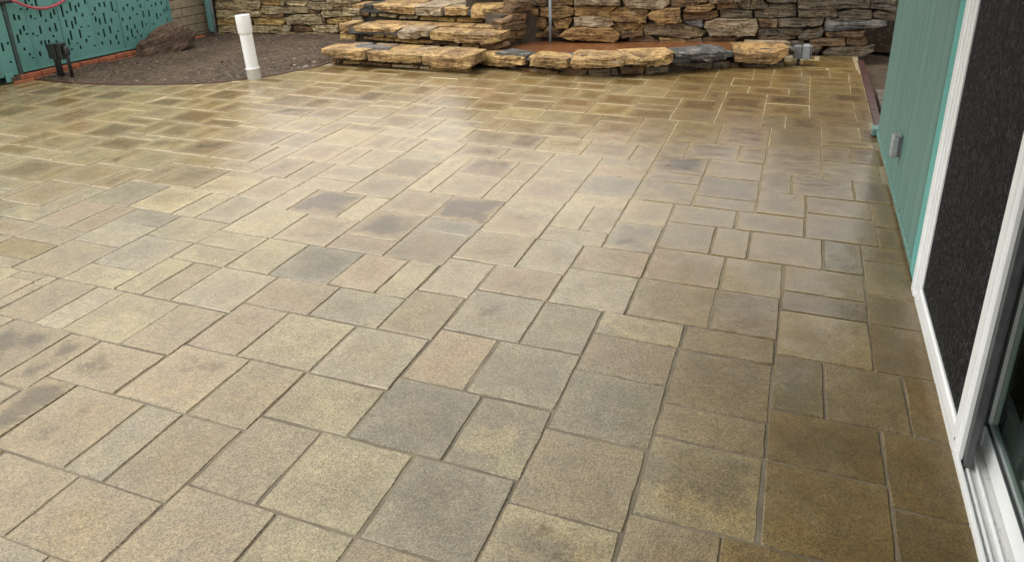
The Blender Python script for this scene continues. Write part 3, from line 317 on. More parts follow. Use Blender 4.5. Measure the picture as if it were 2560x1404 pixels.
FILLS = """-37.00 -33.00 2.00 6.00|-33.00 -31.00 2.00 6.00|-31.00 -29.00 2.00 6.00|-29.00 -25.00 2.00 5.00|-25.00 -21.00 2.00 5.00|-21.00 -19.00 2.00 6.00|-19.00 -17.00 2.00 6.00|-17.00 -15.00 2.00 6.00|-51.00 -48.00 5.00 9.00|-48.00 -47.00 5.00 9.00|-41.00 -37.00 5.00 9.00|-29.00 -27.00 5.00 9.00|-27.00 -24.00 5.00 9.00|-24.00 -22.00 5.00 9.00|-22.00 -21.00 5.00 9.00|-53.00 -51.00 6.00 10.00|-47.00 -45.00 6.00 10.00|-45.00 -41.00 6.00 9.00|-37.00 -33.00 6.00 9.00|-33.00 -29.00 6.00 10.00|-21.00 -17.00 6.00 10.00|-17.00 -13.00 6.00 9.00|-13.00 -9.00 6.00 10.00|-9.00 -7.00 6.00 10.00|-7.00 -3.00 6.00 9.00|-65.00 -63.00 9.00 13.00|-63.00 -61.00 9.00 13.00|-51.00 -48.00 9.00 13.00|-48.00 -47.00 9.00 12.00|-45.00 -41.00 9.00 13.00|-41.00 -39.00 9.00 13.00|-39.00 -35.00 9.00 12.00|-35.00 -33.00 9.00 13.00|-29.00 -25.00 9.00 11.50|-25.00 -21.00 9.00 11.50|-17.00 -13.00 9.00 11.50|-7.00 -5.00 9.00 13.00|-5.00 -3.00 9.00 13.00|-69.00 -66.00 10.00 14.00|-66.00 -65.00 10.00 13.00|-61.00 -57.00 10.00 14.00|-57.00 -55.00 10.00 14.00|-55.00 -51.00 10.00 13.00|-47.00 -45.00 10.00 14.00|-33.00 -29.00 10.00 14.00|-21.00 -18.00 10.00 11.50|-18.00 -17.00 10.00 11.50|-13.00 -11.00 10.00 11.50|-11.00 -8.00 10.00 11.50|-8.00 -7.00 10.00 11.50|-3.00 -1.00 10.00 14.00|-1.00 1.00 10.00 14.00|4.00 5.00 11.00 15.00|-29.00 -27.25 11.50 14.50|-7.75 -7.00 11.50 14.50|-48.00 -47.00 12.00 16.00|-39.00 -35.00 12.00 16.00|1.00 4.00 12.00 15.00|-66.00 -62.00 13.00 17.00|-62.00 -61.00 13.00 17.00|-55.00 -51.00 13.00 16.00|-51.00 -48.00 13.00 17.00|-45.00 -41.00 13.00 16.00|-41.00 -39.00 13.00 17.00|-35.00 -33.00 13.00 17.00|-7.00 -4.00 13.00 14.50|-4.00 -3.00 13.00 14.50|5.00 7.25 13.00 17.00|-82.00 -78.00 14.00 18.00|-78.00 -75.00 14.00 18.00|-75.00 -73.00 14.00 18.00|-73.00 -69.00 14.00 18.00|-69.00 -66.00 14.00 17.00|-61.00 -57.00 14.00 18.00|-57.00 -55.00 14.00 17.00|-47.00 -45.00 14.00 17.00|-3.00 1.00 14.00 15.50|-33.00 -30.25 14.50 17.50|3.50 5.00 15.50 18.75|-84.00 -82.00 16.00 19.00|-55.00 -51.00 16.00 20.00|-48.00 -47.00 16.00 19.00|-45.00 -41.00 16.00 20.00|-39.00 -35.00 16.00 17.75|-90.00 -87.00 17.00 21.00|-87.00 -84.00 17.00 20.00|-69.00 -65.00 17.00 20.00|-65.00 -61.00 17.00 21.00|-57.00 -55.00 17.00 21.00|-51.00 -48.00 17.00 20.00|-47.00 -45.00 17.00 21.00|-41.00 -39.00 17.00 21.00|-35.00 -33.00 17.00 17.75|5.00 7.25 17.00 18.75|-39.00 -36.25 17.75 21.75|-82.00 -78.00 18.00 22.00|-78.00 -74.00 18.00 22.00|-74.00 -70.00 18.00 22.00|-70.00 -69.00 18.00 22.00|-61.00 -57.00 18.00 21.00|3.50 4.75 18.75 19.50|-84.00 -82.00 19.00 23.00|-48.00 -47.00 19.00 23.00|-98.00 -96.00 20.00 24.00|-96.00 -92.00 20.00 24.00|-92.00 -90.00 20.00 24.00|-87.00 -84.00 20.00 23.00|-69.00 -67.00 20.00 24.00|-67.00 -65.00 20.00 24.00|-55.00 -51.00 20.00 24.00|-51.00 -48.00 20.00 24.00|-45.00 -41.00 20.00 24.00|-108.00 -106.00 21.00 25.00|-106.00 -104.00 21.00 24.00|-90.00 -87.00 21.00 25.00|-65.00 -61.00 21.00 25.00|-61.00 -58.00 21.00 25.00|-58.00 -55.00 21.00 24.00|-47.00 -45.00 21.00 25.00|-41.00 -39.00 21.00 25.00|-39.00 -38.00 21.75 24.75|-112.00 -108.00 22.00 26.00|-104.00 -101.00 22.00 26.00|-101.00 -98.00 22.00 26.00|-82.00 -78.00 22.00 26.00|-78.00 -74.00 22.00 26.00|-74.00 -70.00 22.00 25.00|-70.00 -69.00 22.00 26.00|-87.00 -83.00 23.00 26.00|-83.00 -82.00 23.00 27.00|-48.00 -47.00 23.00 27.00|-106.00 -104.00 24.00 28.00|-98.00 -94.00 24.00 28.00|-94.00 -90.00 24.00 28.00|-69.00 -65.00 24.00 28.00|-58.00 -54.00 24.00 27.00|-54.00 -51.00 24.00 28.00|-51.00 -48.00 24.00 28.00|-45.00 -41.00 24.00 25.75|-39.00 -38.00 24.75 25.75|-108.00 -106.00 25.00 29.00|-90.00 -88.00 25.00 29.00|-88.00 -87.00 25.00 29.00|-74.00 -70.00 25.00 29.00|-65.00 -62.00 25.00 29.00|-62.00 -58.00 25.00 29.00|-47.00 -45.00 25.00 26.75|-41.00 -39.00 25.00 25.75|-45.00 -42.00 25.75 26.75|-112.00 -109.00 26.00 30.00|-109.00 -108.00 26.00 30.00|-104.00 -100.00 26.00 30.00|-100.00 -98.00 26.00 30.00|-87.00 -85.00 26.00 30.00|-85.00 -83.00 26.00 30.00|-82.00 -78.00 26.00 29.00|-78.00 -74.00 26.00 30.00|-70.00 -69.00 26.00 30.00|-47.00 -46.00 26.75 29.00|-83.00 -82.00 27.00 31.00|-58.00 -56.00 27.00 31.00|-56.00 -54.00 27.00 31.00|-48.00 -47.00 27.00 29.00|-106.00 -104.00 28.00 32.00|-98.00 -94.00 28.00 32.00|-94.00 -90.00 28.00 32.00|-69.00 -65.00 28.00 31.00|-54.00 -52.00 28.00 32.00|-52.00 -48.00 28.00 29.00|-108.00 -106.00 29.00 32.00|-90.00 -87.00 29.00 33.00|-82.00 -78.00 29.00 33.00|-74.00 -70.00 29.00 33.00|-65.00 -61.00 29.00 33.00|-61.00 -58.00 29.00 33.00|-52.00 -50.00 29.00 31.25|-112.00 -110.00 30.00 34.00|-110.00 -108.00 30.00 34.00|-104.00 -100.00 30.00 34.00|-100.00 -98.00 30.00 34.00|-87.00 -83.00 30.00 34.00|-78.00 -74.00 30.00 34.00|-70.00 -69.00 30.00 33.00|-83.00 -82.00 31.00 35.00|-69.00 -65.00 31.00 35.00|-58.00 -54.00 31.00 35.00|-52.00 -51.00 31.25 33.25|-108.00 -104.00 32.00 35.00|-98.00 -96.00 32.00 36.00|-96.00 -92.00 32.00 35.00|-92.00 -90.00 32.00 35.00|-54.00 -52.00 32.00 33.25|-90.00 -88.00 33.00 37.00|-88.00 -87.00 33.00 37.00|-82.00 -79.00 33.00 37.00|-79.00 -78.00 33.00 37.00|-74.00 -70.00 33.00 36.00|-70.00 -69.00 33.00 37.00|-65.00 -63.00 33.00 37.00|-63.00 -59.00 33.00 36.75|-59.00 -58.00 33.00 36.75|-54.00 -53.25 33.25 36.75|-112.00 -108.00 34.00 38.00|-104.00 -101.00 34.00 38.00|-101.00 -98.00 34.00 38.00|-87.00 -84.00 34.00 38.00|-84.00 -83.00 34.00 38.00|-78.00 -75.00 34.00 38.00|-75.00 -74.00 34.00 37.00|-108.00 -104.00 35.00 39.00|-96.00 -94.00 35.00 39.00|-94.00 -92.00 35.00 39.00|-92.00 -90.00 35.00 38.00|-83.00 -82.00 35.00 38.00|-69.00 -65.00 35.00 39.00|-58.00 -54.00 35.00 36.75|-98.00 -96.00 36.00 40.00|-74.00 -71.00 36.00 40.00|-71.00 -70.00 36.00 40.00|-63.00 -61.00 36.75 40.75|-61.00 -59.50 36.75 40.75|-90.00 -87.00 37.00 41.00|-82.00 -79.00 37.00 41.00|-79.00 -78.00 37.00 41.00|-75.00 -74.00 37.00 41.00|-70.00 -69.00 37.00 41.00|-65.00 -63.00 37.00 40.00|-112.00 -110.00 38.00 42.00|-110.00 -108.00 38.00 42.00|-104.00 -102.00 38.00 42.00|-102.00 -100.00 38.00 42.00|-100.00 -98.00 38.00 41.00|-92.00 -90.00 38.00 42.00|-87.00 -83.00 38.00 42.00|-83.00 -82.00 38.00 42.00|-78.00 -75.00 38.00 41.00|-108.00 -105.00 39.00 43.00|-105.00 -104.00 39.00 42.00|-96.00 -94.00 39.00 43.00|-94.00 -92.00 39.00 43.00|-69.00 -65.00 39.00 41.00|-98.00 -96.00 40.00 44.00|-74.00 -71.00 40.00 44.00|-71.00 -70.00 40.00 44.00|-65.00 -63.00 40.00 41.00|-100.00 -98.00 41.00 45.00|-90.00 -88.00 41.00 45.00|-88.00 -87.00 41.00 45.00|-82.00 -78.00 41.00 44.00|-78.00 -76.00 41.00 45.00|-76.00 -74.00 41.00 45.00|-70.00 -67.00 41.00 45.00|-67.00 -65.50 41.00 43.00|-112.00 -108.00 42.00 46.00|-105.00 -103.00 42.00 46.00|-103.00 -100.00 42.00 46.00|-92.00 -90.00 42.00 45.00|-87.00 -83.00 42.00 45.00|-83.00 -82.00 42.00 46.00|-40.75 -36.75 42.25 43.50|-108.00 -105.00 43.00 47.00|-96.00 -92.00 43.00 47.00|-67.00 -66.00 43.00 45.25|-98.00 -96.00 44.00 47.00|-82.00 -79.00 44.00 48.00|-79.00 -78.00 44.00 48.00|-74.00 -70.00 44.00 48.00|-100.00 -98.00 45.00 48.00|-92.00 -88.00 45.00 49.00|-88.00 -84.00 45.00 48.00|-84.00 -83.00 45.00 49.00|-78.00 -76.00 45.00 49.00|-76.00 -74.00 45.00 48.00|-112.00 -108.00 46.00 50.00|-105.00 -101.00 46.00 50.00|-101.00 -100.00 46.00 50.00|-83.00 -82.00 46.00 50.00|-108.00 -106.00 47.00 51.00|-106.00 -105.00 47.00 51.00|-98.00 -94.00 47.00 51.00|-94.00 -92.00 47.00 51.00|-100.00 -98.00 48.00 52.00|-88.00 -84.00 48.00 51.00|-82.00 -79.00 48.00 52.00|-79.00 -78.00 48.00 49.50|-76.00 -73.00 48.00 48.75|-73.00 -70.00 48.00 48.75|-57.50 -55.50 48.00 49.25|-55.50 -53.50 48.00 49.00|-76.00 -74.25 48.75 49.50|-92.00 -88.00 49.00 52.00|-84.00 -83.00 49.00 53.00|-79.00 -78.25 49.50 53.50|-112.00 -109.00 50.00 54.00|-109.00 -108.00 50.00 54.00|-105.00 -101.00 50.00 54.00|-101.00 -100.00 50.00 54.00|-83.00 -82.00 50.00 54.00|-108.00 -105.00 51.00 54.00|-98.00 -94.00 51.00 55.00|-94.00 -92.00 51.00 55.00|-88.00 -84.00 51.00 55.00|-100.00 -98.00 52.00 56.00|-92.00 -90.00 52.00 56.00|-90.00 -88.00 52.00 55.00|-82.00 -79.00 52.00 53.50|-84.00 -83.00 53.00 56.00|-82.00 -80.50 53.50 57.25|-112.00 -110.00 54.00 58.00|-110.00 -106.00 54.00 58.00|-106.00 -103.00 54.00 58.00|-103.00 -100.00 54.00 57.00|-83.00 -82.00 54.00 57.00|-98.00 -94.00 55.00 58.00|-94.00 -92.00 55.00 59.00|-90.00 -88.00 55.00 59.00|-88.00 -84.00 55.00 57.25|-100.00 -98.00 56.00 60.00|-92.00 -90.00 56.00 60.00|-84.00 -83.00 56.00 57.25|-103.00 -100.00 57.00 61.00|-88.00 -84.75 57.25 58.50|-112.00 -109.00 58.00 62.00|-109.00 -107.00 58.00 62.00|-107.00 -103.00 58.00 62.00|-98.00 -95.00 58.00 62.00|-95.00 -94.00 58.00 61.00|-88.00 -86.75 58.50 61.50|-94.00 -92.00 59.00 63.00|-90.00 -88.00 59.00 63.00|-100.00 -98.00 60.00 64.00|-92.00 -90.00 60.00 64.00|-76.50 -73.25 60.75 64.75|-103.00 -100.00 61.00 64.00|-95.00 -94.00 61.00 64.00|-84.75 -82.75 61.25 65.25|-78.50 -76.50 61.25 65.25|-88.00 -86.75 61.50 65.50|-82.50 -80.50 61.50 65.50|-80.50 -78.50 61.50 65.50|-73.25 -72.25 61.75 65.75|-112.00 -108.00 62.00 66.00|-108.00 -104.00 62.00 66.00|-104.00 -103.00 62.00 66.00|-98.00 -96.00 62.00 66.00|-96.00 -95.00 62.00 66.00|-86.75 -84.75 62.50 66.50|-94.00 -92.00 63.00 66.00|-90.00 -88.00 63.00 67.00|-103.00 -99.00 64.00 67.50|-99.00 -98.00 64.00 67.50|-95.00 -94.00 64.00 67.75|-92.00 -90.00 64.00 67.00|-76.50 -73.25 64.75 67.75|-84.75 -82.50 65.25 68.00|-78.50 -76.50 65.25 68.25|-88.00 -86.75 65.50 68.00|-82.50 -78.50 65.50 68.00|-73.25 -69.25 65.75 69.25|-69.25 -65.25 65.75 69.75|-112.00 -109.00 66.00 67.50|-109.00 -106.00 66.00 67.50|-106.00 -103.00 66.00 67.50|-98.00 -95.00 66.00 67.50|-94.00 -92.00 66.00 68.00|-86.75 -84.75 66.50 68.00|-92.00 -90.00 67.00 68.00|-90.00 -88.00 67.00 68.00|-76.50 -73.25 67.75 68.50|-65.00 -63.00 69.00 72.50|-63.00 -60.75 69.00 73.00|-68.00 -65.00 69.75 71.00|-60.25 -58.00 71.75 75.75|-40.75 -39.75 73.50 75.50|-40.50 -39.75 75.50 77.25|-44.75 -42.75 79.50 83.50|-42.75 -40.50 79.50 83.50|-55.75 -51.75 79.75 83.75|-48.75 -44.75 79.75 83.75|-30.25 -26.25 80.50 84.50|-58.25 -55.75 80.75 81.50|-40.50 -36.50 81.25 85.25|-51.75 -48.75 81.75 85.00|-36.50 -33.50 82.00 85.50|-33.50 -31.50 82.00 86.00|-31.50 -30.25 82.00 85.00|-57.50 -55.75 82.50 83.25|-57.25 -55.75 83.25 85.00|-44.75 -40.75 83.50 85.25|-26.25 -22.25 83.50 87.50|-22.25 -19.25 83.50 87.50|-55.75 -51.75 83.75 85.00|-48.75 -46.75 83.75 85.25|-46.75 -44.75 83.75 85.25|-30.25 -26.25 84.50 87.75|-31.50 -30.25 85.00 88.25|-35.50 -33.50 85.50 87.00|-33.50 -31.50 86.00 88.25|-19.25 -16.25 86.75 87.75|-35.25 -33.50 87.00 88.50|-8.00 -4.00 89.00 93.00|-4.00 -1.75 89.00 93.00|-12.00 -10.00 90.25 91.75|-10.00 -8.00 90.25 93.25|4.25 5.50 92.00 94.00|-8.00 -6.00 93.00 95.00|-6.00 -3.00 93.00 96.75|-3.00 0.00 93.00 97.00|0.00 4.00 93.00 94.00|0.00 1.25 94.25 98.25|3.25 7.25 98.00 102.00|0.75 2.75 98.75 100.25|1.00 2.75 100.25 102.00"""
PAL = {'t': ((.228, .186, .116), (.200, .166, .112)), 'y': ((.266, .230, .140), (.220, .188, .122)), 'g': ((.204, .180, .132), (.232, .200, .136)),
       'd': ((.148, .132, .098), (.184, .160, .114)), 'p': ((.236, .180, .120), (.216, .178, .118)), 'b': ((.185, .140, .066), (.156, .124, .066)),
       'c': ((.260, .224, .136), (.174, .152, .110)), 'w': ((.205, .162, .086), (.178, .144, .084)), 'v': ((.214, .174, .108), (.190, .158, .104))}
WETP = {'w': .33, 'v': .15, 'd': .03, 'b': .03}
rnd = random.Random(11)
def paver_geo(L, R, B, T, cls):
    """top outline with small waviness, chamfer, sides; a slight tilt per paver"""
    gap = .0015
    x0, x1, y0, y1 = L * M + gap, R * M - gap, B * M + gap, T * M - gap
    cx, cy, w, h = (x0 + x1) / 2, (y0 + y1) / 2, x1 - x0, y1 - y0
    tx, ty, dz = rnd.gauss(0, .004), rnd.gauss(0, .004), rnd.gauss(0, .0007)
    cor = [(x0, y0), (x1, y0), (x1, y1), (x0, y1)]; cor = [(a + rnd.gauss(0, .0013), b + rnd.gauss(0, .0013)) for a, b in cor]
    ring = []
    for k in range(4):
        a, b = cor[k], cor[(k + 1) % 4]
        for q in (0.012, .2, .4, .6, .8, .988):
            j = rnd.gauss(0, .0012) if .1 < q < .9 else 0
            px, py = a[0] + (b[0] - a[0]) * q, a[1] + (b[1] - a[1]) * q
            if k % 2 == 0: py += j
            else: px += j
            ring.append((px, py))
    top = []; mid = []; bot = []
    for px, py in ring:
        vx, vy = px - cx, py - cy; ch = .0026 + rnd.random() * .002
        ix = vx - math.copysign(min(ch, abs(vx)), vx) * (abs(vx) > w / 2 - .008); iy = vy - math.copysign(min(ch, abs(vy)), vy) * (abs(vy) > h / 2 - .008)
        zz = dz + vx * tx + vy * ty
        top.append((cx + ix, cy + iy, zz)); mid.append((px, py, zz - .0036)); bot.append((px, py, -.05))
    V, F = loft([bot, mid, top], True, True)
    a, b = PAL[cls]; k = 1 + rnd.gauss(0, .07); hshift = rnd.gauss(0, .03)
    if rnd.random() < .5: a, b = b, a
    a = (a[0] * k, a[1] * k * (1 - hshift * .3), a[2] * k * (1 - hshift)); b = (b[0] * k, b[1] * k, b[2] * k)
    n = len(V); sd = rnd.random()
    at = {'pc': ('FLOAT_COLOR', [a] * n), 'pd': ('FLOAT_COLOR', [b] * n), 'pw': ('FLOAT', [WETP.get(cls, 0.) + rnd.gauss(0, .06)] * n),
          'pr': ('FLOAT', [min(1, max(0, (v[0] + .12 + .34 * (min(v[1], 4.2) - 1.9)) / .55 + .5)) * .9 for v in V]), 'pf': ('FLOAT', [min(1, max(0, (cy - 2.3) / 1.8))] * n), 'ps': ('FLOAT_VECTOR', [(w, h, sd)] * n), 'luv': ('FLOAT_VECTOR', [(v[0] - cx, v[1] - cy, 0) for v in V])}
    return V, F, at, (cx, cy)
def screen_size(L, R, B, T):
    # size in the photograph's frame, used only to choose which pavers stay single objects
    def pr(x, y):
        d = Vector((x * M, y * M, -1.5065)); z = -(d.dot(Vector(CB)))
        if z < .1: return None
        return (1280 + 1840.7 * d.dot(Vector(CR)) / z, 450.4 - 1840.7 * d.dot(Vector(CU)) / z)
    q = [pr(L, B), pr(R, B), pr(R, T), pr(L, T)]
    if None in q: return 0
    q = [(min(max(a, 0), 2560), min(max(b, 0), 1404)) for a, b in q]
    return abs(sum(q[i][0] * q[(i + 1) % 4][1] - q[(i + 1) % 4][0] * q[i][1] for i in range(4))) / 2
rects = []
for s_ in PAVERS.split('|'):
    p_ = s_.split(); rects.append(tuple(map(float, p_[:4])) + (p_[4],))
for s_ in FILLS.split('|'):
    rects.append(tuple(map(float, s_.split())) + (rnd.choice('ttyygpb'),))
order = sorted(range(len(rects)), key=lambda i: -screen_size(*rects[i][:4]))
single = set(order[:300])
gx0, gx1, gy0, gy1 = -8.6, .575, .2, 7.9
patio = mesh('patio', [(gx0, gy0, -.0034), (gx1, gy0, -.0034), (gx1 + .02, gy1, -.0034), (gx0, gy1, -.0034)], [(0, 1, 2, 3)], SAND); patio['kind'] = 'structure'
rest = {'V': [], 'F': [], 'at': {}}
for i, (L, R, B, T, c) in enumerate(rects):
    V, F, at, ctr = paver_geo(L, R, B, T, c)
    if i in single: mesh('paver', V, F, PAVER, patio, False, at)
    else:
        k = len(rest['V']); rest['V'] += V; rest['F'] += [tuple(j + k for j in f) for f in F]
        for a_, (ty_, d_) in at.items(): rest['at'].setdefault(a_, (ty_, []))[1].extend(d_)
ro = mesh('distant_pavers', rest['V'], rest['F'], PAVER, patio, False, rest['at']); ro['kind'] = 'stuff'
# loose sand crumbs beside the joints
gm_ = MB(); cq = random.Random(77); near = [r_ for r_ in rects if 10 < (r_[2] + r_[3]) / 2 < 62 and -62 < (r_[0] + r_[1]) / 2 < 8]
for k in range(5200):
    L, R, B, T, _ = cq.choice(near); e_ = cq.random(); off = abs(cq.gauss(0, .0055)); sd_ = cq.randrange(4)
    x = (L + (R - L) * e_) * M if sd_ < 2 else (L * M + off if sd_ == 2 else R * M - off); y = (B + (T - B) * e_) * M if sd_ > 1 else (B * M + off if sd_ == 0 else T * M - off)
    if mn.noise(Vector((x * 2.5, y * 2.5, 9))) < -.05: continue
    r = cq.uniform(.0008, .0021); z = .0012
    pts = [(x + a * r * cq.uniform(.7, 1.4), y + b * r * cq.uniform(.7, 1.4), z + c * r) for a, b, c in ((1, 0, 0), (-.5, .9, 0), (-.5, -.9, 0), (0, 0, .9))]
    gm_.add(pts, [(0, 1, 3), (1, 2, 3), (2, 0, 3)])
CRUMB = mat_simple('sand_crumbs', (.30, .25, .17), (.07, .058, .042), 60, .8, 0, lo=.42, hi=.58)
o = gm_.build('sand_crumbs', CRUMB); tagp(o, 'loose grains of joint sand scattered along the paver edges', 'sand', kind='stuff')
# -- garden bed
BED = [(-98, 62.6), (-90.8, 63.2), (-83.6, 62.9), (-79, 63.2), (-74.6, 63.9), (-71, 64.9), (-67.6, 66.1), (-63.5, 68.3), (-60.5, 71.7), (-58.8, 74.9), (-57.4, 78.1), (-57.0, 81), (-56.8, 84)]
BED = [(a * M, b * M) for a, b in BED]
def catmull(P, n=6):
    out = []
    for i in range(len(P) - 1):
        p0, p1, p2, p3 = P[max(i - 1, 0)], P[i], P[i + 1], P[min(i + 2, len(P) - 1)]
        for k in range(n):
            t = k / n
            out.append(tuple(.5 * (2 * p1[d] + (p2[d] - p0[d]) * t + (2 * p0[d] - 5 * p1[d] + 4 * p2[d] - p3[d]) * t * t + (3 * p1[d] - p0[d] - 3 * p2[d] + p3[d]) * t ** 3) for d in range(len(p1))))
    out.append(P[-1]); return out
front = catmull(BED, 8)
def resample(P, n):
    d = [0]
    for a, b in zip(P, P[1:]): d.append(d[-1] + math.dist(a, b))
    out = []
    for k in range(n):
        s = d[-1] * k / (n - 1); j = 0
        while j < len(d) - 2 and d[j + 1] < s: j += 1
        t = (s - d[j]) / max(d[j + 1] - d[j], 1e-9); out.append(tuple(P[j][c] + (P[j + 1][c] - P[j][c]) * t for c in range(2)))
    return out
NB, MB_ = 170, 90
fr_ = resample(front, NB); back = resample([(-7.5, 4.9), (-6.9, 5.2), (-6.75, 6.4), (-6.7, 7.15), (-5.4, 7.4), (-4.2, 7.65)], NB)
V = []; F = []
for j in range(MB_):
    t = (j / (MB_ - 1)) ** 1.2
    for i in range(NB):
        x = fr_[i][0] + (back[i][0] - fr_[i][0]) * t; y = fr_[i][1] + (back[i][1] - fr_[i][1]) * t
        z = .004 + .012 * min(1, t * 6) + (.055 * t if i > NB * .55 else .055 * t * max(0, (i / NB - .3) / .25))
        z += (mn.noise(Vector((x * 3, y * 3, 1))) * .018 + mn.noise(Vector((x * 11, y * 11, 2))) * .014 + mn.noise(Vector((x * 27, y * 27, 3))) * .012) * min(1, t * 8)
        d = math.hypot(x + 4.78, y - 5.45)
        z += .030 * math.exp(-(d / .10) ** 2)
        V.append((x, y, z))
for j in range(MB_ - 1):
    for i in range(NB - 1): F.append((j * NB + i, j * NB + i + 1, (j + 1) * NB + i + 1, (j + 1) * NB + i))
soil = mesh('garden_bed_soil', V, F, SOIL, None, True); soil['kind'] = 'structure'
# scattered chips on the soil
cb_ = MB(); ch = random.Random(5)
for k in range(900):
    j = int(ch.random() ** 1.2 * (MB_ - 1)); i = ch.randrange(NB); x, y, z = V[j * NB + i]
    if j < 2: continue
    x += ch.uniform(-.04, .04); y += ch.uniform(-.04, .04); r = abs(ch.gauss(0, .006)) + .0035
    if ch.random() < .03: r *= 2.2
    pts = []
    for (a, b, c) in ((1, 0, 0), (-1, 0, 0), (0, 1, 0), (0, -1, 0), (0, 0, .5), (0, 0, -.5)):
        pts.append((x + a * r * ch.uniform(.6, 1.5), y + b * r * ch.uniform(.6, 1.5), z + .002 + c * r * ch.uniform(.5, 1)))
    cb_.add(pts, [(0, 2, 4), (2, 1, 4), (1, 3, 4), (3, 0, 4), (2, 0, 5), (1, 2, 5), (3, 1, 5), (0, 3, 5)])
CHIP = mat_simple('soil_chips', (.30, .25, .18), (.09, .065, .045), 9, .8, 0)
cl_ = MB()
for k in range(1100):
    j = int(2 + ch.random() * (MB_ - 4)); i = ch.randrange(NB); x, y, z = V[j * NB + i]
    if mn.noise(Vector((x * 2, y * 2, 20))) < -.1: continue
    x += ch.uniform(-.03, .03); y += ch.uniform(-.03, .03); r = ch.uniform(.005, .016); pts = []
    for (a, b, c) in ((1, 0, 0), (-1, 0, 0), (0, 1, 0), (0, -1, 0), (0, 0, .7), (0, 0, -.5)): pts.append((x + a * r * ch.uniform(.6, 1.3), y + b * r * ch.uniform(.6, 1.3), z + .003 + c * r * ch.uniform(.6, 1.1)))
    cl_.add(pts, [(0, 2, 4), (2, 1, 4), (1, 3, 4), (3, 0, 4), (2, 0, 5), (1, 2, 5), (3, 1, 5), (0, 3, 5)])
clo = cl_.build('soil_clods', SOIL); tagp(clo, 'dark crumbly clods of soil covering the garden bed', 'soil', kind='stuff')
cso = cb_.build('soil_chips', CHIP); tagp(cso, 'small pale stone and wood chips scattered over the garden soil', 'chips', kind='stuff')
# thin red edging that follows the bed
eb = []
for i, (x, y) in enumerate(front):
    a = front[max(i - 1, 0)]; b = front[min(i + 1, len(front) - 1)]; tx, ty = b[0] - a[0], b[1] - a[1]; l = math.hypot(tx, ty); nx, ny = -ty / l, tx / l
    eb.append(((x - nx * .004, y - ny * .004), (x + nx * .020, y + ny * .020)))
V = []; F = []
for (a, b) in eb: V += [(a[0], a[1], -.03), (a[0], a[1], .007), (b[0], b[1], .009), (b[0], b[1], -.03)]
for i in range(len(eb) - 1):
    for q in range(3): F.append((i * 4 + q, i * 4 + q + 1, (i + 1) * 4 + q + 1, (i + 1) * 4 + q))
o = mesh('bed_edging', V, F, EDGER); tagp(o, 'thin dark red edging curving between the pavers and the garden soil', 'edging')
